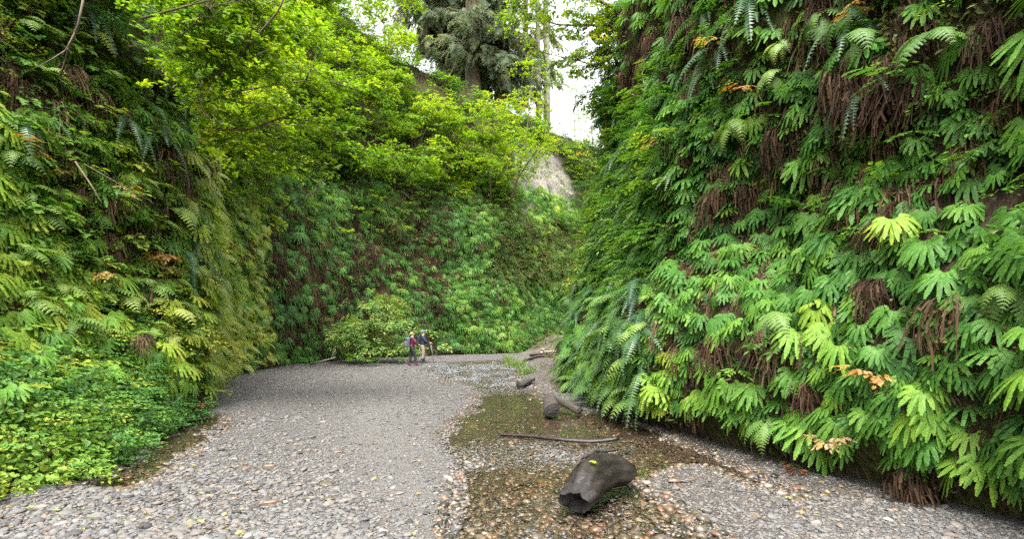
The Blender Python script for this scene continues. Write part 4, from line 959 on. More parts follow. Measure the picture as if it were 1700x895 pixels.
# dark bushes on the hillside beyond the clay slip
obs, uvs = [], []
for i, (u, v, h, w, t) in enumerate([(930, 240, 2.4, 3, .2), (965, 260, 2.6, 3.2, .15), (955, 320, 2.4, 3, .25), (990, 300, 2.6, 3, .35), (975, 370, 2.2, 3, .3), (930, 360, 2, 2.4, .4), (1000, 240, 3, 3.2, .4), (880, 215, 2.4, 2.6, .45), (845, 260, 2.6, 3, .42), (830, 310, 2.6, 3, .4)]):
    p, n = PL(u, v + 18)
    o = shrub('hillside_bush', p - n * .1, h, w, M['small'], 110, t, None, 'bush', 'bushes on the far hillside', lobes=6, stems=3, scl=(.9, 1.4), lean=(n[0] * .2, n[1] * .2), up=.3, seed=60 + i)
    obs.append(o); uvs.append((u, v))
own_labels(obs, uvs, MARKS_T, ['dark rounded hillside bush'] * len(obs))

def branch_mesh(pts, r0, r1, n=6, side=0, seed=0, mat='stem', sl=.4):
    random.seed(seed); mb = MB(); k = len(pts)
    mb.tube(pts, [r0 + (r1 - r0) * i / (k - 1) for i in range(k)], n, jitter=.06)
    for i in range(side):
        j = random.randrange(1, k - 1); q = Vector(pts[j]).lerp(Vector(pts[j + 1]), random.random()); dd = (Vector(pts[j + 1]) - Vector(pts[j])).normalized()
        e = q + (dd + Vector((random.gauss(0, .7), random.gauss(0, .7), random.gauss(0, .5)))) * sl * random.uniform(.5, 1.3)
        mb.tube([q, (q + e) / 2 + Vector((0, 0, -.05 * sl)), e], [r1 * 1.4, r1, r1 * .5], 4)
    return mb.mesh('branch', [W[mat]], True)
def at(u, v, d): return Vector(((u - CX) / FPX * d, d, CAM_H - (v - HY) / FPX * d))
# two thick conifers
def conifer(u, vb, d, r, h, label, n, seed, cl):
    b = at(u, vb, d) - Vector((0, 0, 2)); random.seed(seed)
    root = link('conifer_tree', None); root.location = b; tag(root, label, 'tree', 'conifers above the canyon')
    mb = MB(); mb.tube([(0, 0, 0), (.1, 0, 3), (0, .1, 10), (.15, 0, 20), (0, 0, h)], [r * 1.35, r * 1.05, r * .95, r * .7, .06], 14, jitter=.05)
    link('trunk', mb.mesh('trunk', [W['bark']], True), root)
    P, A = [], []
    for i in range(n):
        z = cl + (h * .97 - cl) * random.random() ** 1.6; a = random.uniform(0, 6.28); l = (2.2 + 3.6 * min(1, (h - z) / 14)) * random.uniform(.6, 1.1)
        e = Vector((math.cos(a) * l, math.sin(a) * l, z - l * random.uniform(.1, .5)))
        s = Vector((math.cos(a) * r * .5, math.sin(a) * r * .5, z)); m = s.lerp(e, .5) + Vector((0, 0, l * .14))
        link('limb', branch_mesh([s, m, e], .09, .02, 5, 0, i), root) if i < 36 else None
        for q in range(16):
            f = random.uniform(.08, 1); p = (s * (1 - f) ** 2 + m * 2 * f * (1 - f) + e * f * f)
            P.append(p + Vector((random.gauss(0, .25), random.gauss(0, .25), random.gauss(0, .15)))); aa = a + random.gauss(0, .7); A.append((math.cos(aa), math.sin(aa), 0))
    P = np.array(P); A = np.array(A)
    scatter('crown', P, face_rot(A, rng.uniform(-.9, -.1, len(P))), rng.uniform(.7, 1.25, len(P)), rng.uniform(.1, .9, len(P)), M['spruce'], root)
conifer(784, 160, 54, .80, 34, 'thickest conifer with ribbed brown trunk rising behind the slope', 110, 1, 4.6)
conifer(829, 165, 57, .58, 33, 'slimmer conifer trunk standing close right of the thickest one', 90, 2, 5.0)
conifer(742, 130, 60, .5, 34, 'conifer half hidden behind leaves left of the thickest trunk', 80, 3, 3.2)
conifer(705, 60, 56, .45, 32, 'conifer crown behind the leafy slope, farthest from the pale alders', 80, 5, 3.0)
conifer(872, 150, 66, .35, 30, 'thin dark conifer between the trunks and the pale alders', 40, 4, 6)
# tall pale alders in front of the white sky
def tall_alder(u, d, r, label, seed, nf):
    b = at(u, 230, d) - Vector((0, 0, 2)); root = link('alder_tree', None); root.location = b; tag(root, label, 'tree', 'pale alders against the sky')
    h = 30; mb = MB(); mb.tube([(0, 0, 0), (.1, 0, 8), (-.05, 0, 16), (.1, 0, 24), (0, 0, h)], [r * 1.2, r, r * .85, r * .7, r * .4], 10, jitter=.04)
    link('trunk', mb.mesh('trunk', [W['alder']], True), root); random.seed(seed); P = []
    for i in range(16):
        z = 3 + 24 * random.random() ** 1.5; a = random.uniform(0, 6.28); l = random.uniform(.8, 2.6); e = Vector((math.cos(a) * l, math.sin(a) * l, z + random.uniform(-.2, .9)))
        link('limb', branch_mesh([(0, 0, z - .3), Vector((0, 0, z)).lerp(e, .5), e], .05, .015, 5, 2, seed * 50 + i), root)
        for q in range(nf): P.append(Vector((0, 0, z)).lerp(e, random.uniform(.15, 1.1)) + Vector((random.gauss(0, .3), random.gauss(0, .3), random.gauss(0, .3))))
    P = np.array(P); scatter('crown', P, face_rot(rng.normal(size=P.shape), rng.uniform(-.5, .3, len(P))), rng.uniform(.8, 1.3, len(P)), .5 + rng.normal(0, .12, len(P)), M['maple'], root)
tall_alder(893, 60, .28, 'slim pale alder trunk, left one of the pair against the sky', 1, 7)
tall_alder(907, 61, .38, 'stouter pale alder trunk, right one of the pair against the sky', 2, 7)
# saplings
def sapling(path, r, label, tint, seed, n, w, meshes=None, scl=(.6, 1.1), fork=None, mat='stem'):
    pts = [at(*q) for q in path]; root = link('sapling', None); b = pts[0].copy(); root.location = b; tag(root, label, 'tree', 'saplings on the slope')
    L = [p - b for p in pts]; link('trunk', branch_mesh(L, r, r * .3, 7, 8, seed, mat, 1.2), root)
    ends = L[1:]
    if fork:
        F = [at(*q) - b for q in fork]; link('limb', branch_mesh(F, r * .7, r * .25, 6, 5, seed + 1, mat, 1.2), root); ends = ends + F[1:]
    random.seed(seed); P = []
    for i in range(n):
        e = random.choice(ends); P.append(e + Vector((random.gauss(0, w), random.gauss(0, w), random.gauss(0, w * .55))))
    P = np.array(P); scatter('crown', P, face_rot(rng.normal(size=P.shape), rng.uniform(-.5, .3, len(P))), rng.uniform(*scl, len(P)), tint + rng.normal(0, .12, len(P)), meshes or M['maple'], root)
sapling([(848, 335, 39), (862, 285, 39), (873, 230, 39), (880, 170, 39.5), (884, 110, 40)], .085, 'forked young tree leaning in front of the bare clay slip', .52, 70, 330, .75, fork=[(858, 300, 39), (876, 270, 38.8), (896, 245, 38.5), (925, 238, 38.3)])
sapling([(815, 330, 40), (812, 270, 40), (822, 220, 40), (826, 180, 40)], .06, 'slender young tree just left of the forked one', .5, 72, 260, .8)
sapling([(955, 240, 50), (953, 190, 50), (957, 150, 50), (960, 110, 50)], .05, 'wispy young tree standing alone against the white sky', .42, 74, 260, .9, M['maple'][3:], (.6, 1.0))
sapling([(985, 250, 46), (982, 210, 46), (990, 175, 46)], .05, 'wispy young tree close to the fern cliff edge', .5, 76, 240, .8, M['maple'][3:], (.6, 1.0))
# tree leaning over the gap from the top of the right wall
def leaning(base, branches, label, seed, r, tint, w, n, meshes, scl, group='trees leaning over the gap', side=(-.8, -.4, 0), th=5.0):
    b = Vector(base); root = link('leaning_tree', None); root.location = b; tag(root, label, 'tree', group); P = []; random.seed(seed)
    mb = MB(); mb.tube([(0, 0, -1), (.05, .1, .4 * th), (.2, .3, th)], [r, r * .8, r * .5], 9, jitter=.05); link('trunk', mb.mesh('trunk', [W['stem']], True), root)
    for i, br in enumerate(branches):
        pts = [at(*q) for q in br]; s = b + Vector((.1, .15, min(max(pts[0].z - b.z - .5, .2), th * .92)))
        loc = [s - b] + [p - b for p in pts]
        link('branch', branch_mesh(loc, r * .35, .012, 6, 7, seed + i, 'stem', .8), root)
        for q in range(n):
            j = random.randrange(0, len(pts)); a = pts[j - 1].lerp(pts[j], random.random()) if j else pts[0]
            P.append(a - b + Vector((random.gauss(0, w), random.gauss(0, w), random.gauss(0, w * .55))))
    P = np.array(P); scatter('crown', P, face_rot(rng.normal(size=P.shape) + np.array(side), rng.uniform(-.5, .2, len(P))), rng.uniform(*scl, len(P)), tint + rng.normal(0, .14, len(P)), meshes, root)
leaning((4.2, 17.5, 10.5), [[(1010, 40, 17), (965, 42, 16.8), (925, 40, 16.6), (890, 28, 16.5)], [(1015, 10, 16), (970, -10, 16), (915, -20, 15.8), (870, -10, 15.5), (850, 20, 15.5)], [(1020, 90, 17), (990, 110, 17), (960, 100, 17)], [(1010, -40, 16.5), (950, -70, 16), (880, -80, 15.5)]], 'leafy alder leaning over the sky gap from the cliff top', 30, .16, .5, .46, 125, M['maple'][3:] + M['maple'][:1], (.45, .85))
leaning((4.4, 18.8, 9.5), [[(1030, 120, 18), (1005, 135, 18.2), (990, 150, 18.3)], [(1025, 60, 18), (1000, 80, 18.3), (985, 95, 18.4)], [(1035, 20, 18), (1010, 30, 18)]], 'dark bushy tree at the shadowed cliff top corner', 40, .14, .08, .4, 70, M['small'] + M['spruce'][:1], (.5, .8))

leaning(PL(318, 170)[0], [[(345, 132, 10.6), (395, 95, 10.8), (430, 62, 11), (480, 40, 11.5), (520, 45, 12)], [(345, 100, 10.5), (380, 60, 10.5), (420, 20, 10.8), (470, -10, 11)], [(360, 215, 11.5), (415, 214, 11.5), (465, 195, 12), (520, 200, 12.5), (560, 225, 13)], [(340, 170, 11), (400, 150, 11.5), (460, 140, 12), (530, 130, 13), (600, 150, 14)], [(330, 40, 10), (370, 0, 10), (420, -40, 10.5)], [(400, 240, 12), (450, 250, 12.5), (500, 265, 13)]], 'near vine maple with big glowing leaves hanging from the bank edge', 50, .06, .40, .34, 52, M['maple'][:3], (.6, 1.0), 'vine maples on the slope', (.8, -.5, 0), .9)
leaning(PL(285, 60)[0], [[(300, 60, 9.4), (330, 25, 9.6), (372, 5, 10), (420, -20, 10.5)], [(290, 90, 9.4), (335, 80, 9.8), (375, 75, 10.2)], [(310, 20, 9.2), (300, -20, 9.2), (340, -60, 9.4)]], 'smaller near vine maple at the bank top above the bare branch', 51, .04, .36, .30, 38, M['maple'][:3], (.5, .9), 'vine maples on the slope', (.8, -.5, 0), .7)
# bare branches on the left
def bare_branch(name, path, r0, r1, label, side=6, seed=0, mat='stem', sl=.4, group='bare branches', n=6):
    pts = [at(*q) for q in path]; b = pts[0].copy(); m = branch_mesh([p - b for p in pts], r0, r1, n, side, seed, mat, sl)
    o = link(name, m); o.location = b; return tag(o, label, 'branch', group)
bare_branch('bare_branch', [(340, 132, 10.6), (365, 118, 10.2), (395, 95, 10), (425, 62, 9.8), (460, 20, 9.6), (480, -20, 9.5)], .04, .012, 'dark bare branch slanting up across the bright leaves', 5, 1)
bare_branch('bare_branch', [(330, 212, 11.5), (375, 215, 11), (415, 214, 10.8), (450, 205, 10.6)], .03, .008, 'bare branch lying level under the bright leaves', 5, 2)
bare_branch('bare_branch', [(235, 30, 8.5), (300, 12, 8.2), (345, 0, 8.1), (420, -12, 8)], .018, .006, 'thin grey twig along the top of the bank', 8, 3)
bare_branch('bare_branch', [(140, -10, 8), (130, 40, 8), (115, 75, 8.1), (100, 130, 8.3)], .018, .008, 'dark upright twig at the top of the bank', 3, 4)
bare_branch('bare_branch', [(300, 60, 8.6), (330, 30, 8.5), (352, 5, 8.4)], .012, .005, 'fine crossed twigs in the bright leaves', 8, 5)
bare_branch('bare_branch', [(125, 268, 7.4), (150, 305, 7.2), (168, 335, 7.1)], .012, .007, 'short grey stick slanting down the dark bank', 0, 6, 'stem')
bare_branch('bare_branch', [(140, 272, 7.5), (180, 295, 7.4), (220, 318, 7.4), (262, 340, 7.6)], .010, .005, 'long thin stick slanting across the dark bank', 1, 7, 'drift')
bare_branch('bare_branch', [(1235, 300, 9.5), (1175, 290, 11), (1125, 300, 12)], .015, .006, 'thin bare twig jutting from the upper cliff', 4, 8)
bare_branch('bare_branch', [(1090, 245, 14), (1078, 205, 14), (1072, 160, 14), (1066, 120, 14)], .025, .012, 'pale upright stem among the shoots on the cliff edge', 2, 9, 'pale_drift')
bare_branch('bare_branch', [(470, 350, 22), (490, 330, 21.6), (520, 322, 21.5), (535, 300, 21.5)], .03, .01, 'looping dead twig on the dark fern wall', 6, 10, 'drift', .6)
bare_branch('bare_branch', [(515, 605, 27), (535, 600, 26.5), (556, 594, 26)], .05, .03, 'pale dead branch leaning at the foot of the dark fern wall', 1, 11, 'pale_drift', .4)

# ------------------------------------------------------------------ logs in the stream
def log_mesh(pts, radii, n=22, seed=0, rough=.10, ridges=9, squash=.9):
    r_ = np.random.default_rng(seed); mb = MB(); pts = [Vector(p) for p in pts]; k = len(pts); vs_ = []; prev = None
    ph = r_.uniform(0, 6, 4)
    for i, p in enumerate(pts):
        t = (pts[min(i + 1, k - 1)] - pts[max(i - 1, 0)]).normalized()
        a = t.orthogonal().normalized() if prev is None else (prev - t * prev.dot(t)).normalized(); prev = a; b = t.cross(a)
        for j in range(n):
            th = 2 * math.pi * j / n; q = 1 + rough * math.sin(2 * th + ph[0] + i * .2) + rough * .6 * math.sin(3 * th + ph[1] - i * .15) + .05 * math.sin(ridges * th + ph[2] + .3 * math.sin(i)) + .025 * math.sin(23 * th + ph[3]) + r_.uniform(-.015, .015)
            w = p + (a * math.cos(th) + b * math.sin(th)) * radii[i] * q
            vs_.append(w)
    fs = [(i * n + j, i * n + (j + 1) % n, (i + 1) * n + (j + 1) % n, (i + 1) * n + j) for i in range(k - 1) for j in range(n)]
    fs.append(tuple((k - 1) * n + j for j in range(n))); mb.add(vs_, fs)
    ring = [Vector(vs_[j]) for j in range(n)]; t0 = (pts[1] - pts[0]).normalized()
    return mb, ring, pts[0], t0
def face_mesh(ring, c, t0, depth, rim=.8):
    mb = MB(); n = len(ring)
    v = [r + (c - r) * .0 for r in ring] + [r + (c - r) * (1 - rim) + t0 * depth * .15 for r in ring] + [r + (c - r) * .55 + t0 * depth * (1 + .3 * math.sin(i * 2.1)) for i, r in enumerate(ring)] + [c + t0 * depth * 1.2]
    f = []
    for q in (0, 1):
        f += [(q * n + (j + 1) % n, q * n + j, (q + 1) * n + j, (q + 1) * n + (j + 1) % n) for j in range(n)]
    f += [(2 * n + (j + 1) % n, 2 * n + j, 3 * n) for j in range(n)]
    mb.add(v, f); return mb
def smooth_pts(P, k=6):
    s, q = [], []
    P = [Vector(p) for p in P]; P = [2 * P[0] - P[1]] + P + [2 * P[-1] - P[-2]]
    for i in range(1, len(P) - 2):
        for t in np.linspace(0, 1, k, endpoint=False):
            p0, p1, p2, p3 = P[i - 1:i + 3]; s.append(.5 * (2 * p1 + (p2 - p0) * t + (2 * p0 - 5 * p1 + 4 * p2 - p3) * t * t + (3 * p1 - p0 - 3 * p2 + p3) * t ** 3))
    s.append(P[-2]); return s
# main charred log: flared hollow end towards the stream, bent trunk running back
A = [Vector((.60, 5.14, .075)), Vector((.69, 5.28, .135)), Vector((.80, 5.48, .195)), Vector((1.0, 5.76, .205)), Vector((1.31, 6.0, .15))]
pts = smooth_pts(A, 7); rad = np.interp(np.linspace(0, 1, len(pts)), [0, .12, .3, .6, .9, 1], [.15, .182, .198, .195, .165, .095])
root = link('charred_log', None); root.location = A[0]; tag(root, 'thick dark charred log with a hollow sawn end lying in the shallow stream', 'log')
mb, ring, c0, t0 = log_mesh([p - A[0] for p in pts], rad * .93, 44, 3, .10, 9)
S0 = [p - A[0] for p in pts]
# slanted hollow end: the upper rim reaches further out than the lower one
n = 44
jag = np.random.default_rng(8).uniform(-.05, .02, n); jag = (jag + np.roll(jag, 1) + np.roll(jag, 2)) / 2.2
for j in range(n):
    v = Vector(mb.v[j]); k = v.z / .2
    v = v - t0 * (.10 * k - jag[j]) + Vector((0, 0, max(0, k) * .05)); mb.v[j] = tuple(v)
ring = [Vector(mb.v[j]) for j in range(n)]
for q in range(len(mb.m)):                                    # the burnt snout is blacker than the worn top
    i_, j_ = q // n, q % n
    zc = sum(mb.v[t][2] for t in mb.f[q]) / len(mb.f[q]) - (S0[min(i_, len(S0) - 1)].z)
    if i_ < 4 or (i_ < 12 and zc < .10 - .022 * i_): mb.m[q] = 1
link('trunk', mb.mesh('trunk', [W['charred'], W['char_face']], True), root)
link('hollow_end', face_mesh(ring, sum(ring, Vector()) / n, t0, .12).mesh('hollow_end', [W['char_face']], False), root)
mb = MB(); S_ = [p - A[0] for p in pts]; up = Vector((-.085, .065, .205))
sp = [S_[int(i)] + up + Vector((0, 0, .015 * math.sin(i))) for i in np.linspace(9, 27, 9)]
mb.tube(sp, [.008, .016, .022, .026, .028, .028, .026, .02, .01], 7, jitter=.12); link('bark_slab', mb.mesh('bark_slab', [W['drift']], True), root)
mb = MB(); lobed(mb, vec(0, 0, 0), nrm(vec(.5, .5, .1)), nrm(vec(-.2, -.4, .9)), .09); o = link('fallen_leaf', mb.mesh('fallen_leaf', [G['maple']])); o.location = A[0] + Vector((.17, .20, .325)); tag(o, 'fresh yellow-green leaf stuck on the charred log', 'leaf', 'leaves lying on stones', tint=.75)
def simple_log(P, r0, r1, name, label, seed, mat='drift', face=True, n=14, group='driftwood in the stream'):
    P = [Vector(p) for p in P]; b = P[0]; pts = smooth_pts(P, 5); root = link(name, None); root.location = b; tag(root, label, 'log', group)
    mb, ring, c, t = log_mesh([p - b for p in pts], np.linspace(r0, r1, len(pts)), n, seed, .12, 7)
    link('trunk', mb.mesh('trunk', [W[mat]], True), root)
    if face: link('cut_end', face_mesh(ring, c, t, -.02).mesh('cut_end', [W['char_face'] if mat != 'pale_drift' else W['pale_drift']]), root)
def gp(u, v, z=0.0):
    x, y = gpt(u, v, z); return Vector((x, y, z))
simple_log([gp(917, 690, .02) + Vector((0, 0, .10)), gp(912, 672, .1) + Vector((0, 0, .12)), gp(911, 660, .2) + Vector((0, 0, -.02))], .15, .10, 'stump_log', 'short thick log pointing at the viewer from the stream bank', 11)
simple_log([gp(962, 683, .06), gp(945, 674, .12), gp(918, 660, .25)], .07, .06, 'plank_log', 'split grey log lying behind the stump log', 12)
simple_log([gp(862, 640, .05), gp(872, 635, .10), gp(886, 630, .10)], .11, .06, 'dark_log', 'dark log end sticking out of the sandy bank', 13)
simple_log([gp(830, 722, -.03), gp(880, 725, -.015), (0.75, 8.55, -.01), gp(985, 733, -.01), gp(1028, 728, .04)], .022, .035, 'thin_stick', 'long thin wet stick lying across the stream', 14, 'charred', False, 8)
bz = .55
for i, (P, r, lab) in enumerate([([(868, 588, 30), (895, 590, 29), (922, 592, 28)], .07, 'dark driftwood pole lying level on the sandy bank'), ([(880, 580, 31), (905, 576, 30), (930, 575, 29)], .06, 'grey driftwood pole at the back of the sandy bank'), ([(898, 588, 29), (912, 580, 29), (925, 575, 29.4)], .07, 'pale short driftwood piece slanting up the sandy bank'), ([(905, 592, 28), (918, 583, 28.4), (935, 578, 28.6)], .05, 'pale driftwood stick crossing the other pieces'), ([(900, 580, 29.6), (903, 590, 28.6)], .06, 'short driftwood stub between the crossing sticks')]):
    P = [at(*q) for q in P]
    for q in P: q.z = float(ground_h(q.x, q.y)) + r * .8 + .09 * i
    simple_log(P, r * 1.25, r * .8, 'driftwood', lab, 20 + i, 'pale_drift' if i > 1 else 'drift', True, 9)

x = rng.uniform(.9, 5, 900); y = rng.uniform(16.5, 40, 900); h = ground_h(x, y); k = (h > .06) & (rng.random(900) < .5 * smooth(.45, .62, fbm(x * .8, y * .8)) * smooth(1.2, 2.4, x))
P3 = np.stack([x, y, h], 1)[k]
scatter('bank_ground_cover', P3, np.stack([rng.uniform(.6, 1.5, k.sum()), np.zeros(k.sum()), rng.uniform(0, 6.28, k.sum())], 1), rng.uniform(.5, 1.3, k.sum()), rng.uniform(.2, .9, k.sum()), M['olive'] + M['dead'][:2])
# grassy tufts by the stream
GT = [grass_tuft(700 + i) for i in range(3)]
for u, v, s, lab in ((852, 610, 1.7, 'tall pale grass tuft on the stream edge'), (872, 622, 1.3, 'bright grass tuft in front of the dark log'), (838, 598, 1.2, 'small far grass tuft by the riffle'), (1010, 735, .25, 'tiny green sprout near the thin stick'), (1062, 778, .3, 'small green sprout behind the charred log')):
    p = gp(u, v); p.z = float(ground_h(p.x, p.y)) - .01; root = link('grass_tuft', None); root.location = p; tag(root, lab, 'grass', 'grass tufts')
    for q in range(3 if s > .5 else 1):
        b = link('blades', GT[q], root); b.location = (random.uniform(-.25, .25) * s, random.uniform(-.25, .25) * s, 0); b.scale = (s, s, s); b['tint'] = .3 + random.random() * .3

# ------------------------------------------------------------------ stones
def stones(n, u0, u1, v0, v1):
    u = rng.uniform(u0, u1, n); v = rng.uniform(v0, v1, n); x, y = gpt(u, v); return u, v, np.asarray(x), np.asarray(y)
def on_ground_ok(x, y):
    # not inside the walls
    lx = np.interp(y, [p[1] for p in LEFT_BASE[:10]], [p[0] for p in LEFT_BASE[:10]]); rx = np.interp(y, [p[1] for p in RIGHT_BASE[:12]], [p[0] for p in RIGHT_BASE[:12]])
    return (x > lx + .05) & ((x < rx) | (y > 22)) & (y < 40)
u, v, x, y = stones(95000, -250, 1950, 588, 1010)
sd = water_sd(x, y); h = ground_h(x, y)
sz = np.exp(rng.normal(math.log(.031), .45, len(x)))
trail = np.exp(-((u - 625 - (v - 700) * .42) / 80) ** 2) * smooth(630, 690, v)
sz = np.where(rng.random(len(x)) < trail * .93, sz * .42, sz)
big = boxes(u, v, [(150, 520, 800, 1010, .35), (-250, 700, 700, 1010, .15)]); sz = sz * (1 + .5 * big * rng.random(len(x)))
sz = np.where((u > 1000) & (v > 700), sz * .72, sz)
sz = np.clip(np.maximum(sz, rng.uniform(1.7, 4.6, len(x)) * y / FPX), .008, .15)
ok = on_ground_ok(x, y) & (h > WATER_Z - .012) & (sd < .25)
P3 = np.stack([x, y, h + sz * .10], 1)[ok]
scatter('gravel', P3, np.stack([rng.normal(0, .15, ok.sum()), rng.normal(0, .15, ok.sum()), rng.uniform(0, 6.28, ok.sum())], 1), sz[ok], rng.beta(1.5, 1.5, ok.sum()), M['pebble'], patch=0)
u, v, x, y = stones(26000, 100, 1400, 594, 1010)
sd = water_sd(x, y); h = ground_h(x, y); ok = (sd > -.45) & (h < np.where(y < 13, -.012, .03)) & on_ground_ok(x, y)
sz = np.clip(np.exp(rng.normal(math.log(.05), .45, len(x))), .015, .13); sz = np.clip(np.maximum(sz, rng.uniform(2, 5, len(x)) * y / FPX), 0, .16)
P3 = np.stack([x, y, h + sz * .08], 1)[ok]
scatter('streambed_pebbles', P3, np.stack([rng.normal(0, .2, ok.sum()), rng.normal(0, .2, ok.sum()), rng.uniform(0, 6.28, ok.sum())], 1), sz[ok], rng.uniform(0, 1, ok.sum()), M['wet'], patch=0)
# the largest stones, one object each
random.seed(5); spots = []; cob, uvs, wds = [], [], []
tries = 0
while len(spots) < 290 and tries < 60000:
    tries += 1
    u, v = random.uniform(-10, 1480), random.uniform(690, 905)
    pk = .03 if abs(u - 625 - (v - 700) * .42) < 75 else .9 if u < 560 and v > 790 else .35 if u < 640 else .16 if u > 1100 else .36 if u > 740 else .06
    if random.random() > pk: continue
    x, y = gpt(u, v); s = random.uniform(.06, .10) if random.random() < .82 else random.uniform(.10, .14)
    if not bool(on_ground_ok(np.array(x), np.array(y))): continue
    if any((x - a) ** 2 + (y - b) ** 2 < (.55 * (s + c)) ** 2 for a, b, c in spots): continue
    if math.hypot(x - .9, y - 5.6) < .5: continue
    spots.append((x, y, s)); hh = float(ground_h(x, y)); w = hh < -.02
    o = link('cobble', random.choice(M['wetcob'] if w else M['cobble'])); o.location = (x, y, hh + s * .11); o.rotation_euler = (random.gauss(0, .12), random.gauss(0, .12), random.uniform(0, 6.28)); o.scale = (s, s, s * random.uniform(.8, 1.1))
    t = random.random(); tag(o, None, 'stone', 'cobbles on the gravel bar and in the stream', tint=t)
    cob.append(o); uvs.append((u, v)); wds.append(('wet ' + ('rusty' if .72 < t < .93 else 'pale brown' if t >= .93 else 'dark brown' if t < .4 else 'brown') if w else ('dark grey' if t < .12 else 'grey' if t < .55 else 'bluish grey' if t < .66 else 'tan' if t < .88 else 'reddish' if t < .96 else 'pale')) + ' cobble')
own_labels(cob, uvs, MARKS_G, wds)
o = link('cobble', M['wetcob'][1]); p = gp(1119, 803); o.location = (p.x, p.y, float(ground_h(p.x, p.y)) + .03); o.scale = (.15, .12, .15); tag(o, 'rounded brick red cobble on the gravel beyond the charred log', 'stone', 'cobbles on the gravel bar and in the stream', tint=.87)
# fallen leaves
LM = []
for i in range(5):
    random.seed(800 + i); mb = MB(); lobed(mb, vec(0, 0, 0), vec(0, 1, 0), nrm(vec(.1, .1, 1)), 1.0, 0, 'maple' if i < 2 else 'oval'); LM.append(mb.mesh('fallen_leaf', [G['litter']]))
random.seed(9); lv, uvs, wds = [], [], []
while len(lv) < 210:
    u, v = random.choice(((random.uniform(0, 420), random.uniform(760, 893)), (random.uniform(0, 1480), random.uniform(640, 893)), (random.uniform(1000, 1500), random.uniform(690, 860))))
    x, y = gpt(u, v); hh = float(ground_h(x, y))
    if hh < WATER_Z or not bool(on_ground_ok(np.array(x), np.array(y))): continue
    o = link('fallen_leaf', random.choice(LM)); s = random.uniform(.04, .08); o.location = (x, y, hh + random.uniform(.025, .05)); o.scale = (s * random.uniform(.6, 1), s, s); o.rotation_euler = (random.gauss(0, .3), random.gauss(0, .3), random.uniform(0, 6.28))
    t = random.choice((.1, .1, .35, .35, .5, .5, .7, .75, .95)); tag(o, None, 'leaf', 'leaves lying on stones', tint=t); lv.append(o); uvs.append((u, v))
    wds.append({.1: 'brown', .35: 'tan', .5: 'pale tan', .7: 'yellow', .75: 'bright yellow', .95: 'green'}[t] + ' fallen leaf')
own_labels(lv, uvs, MARKS_G, wds)

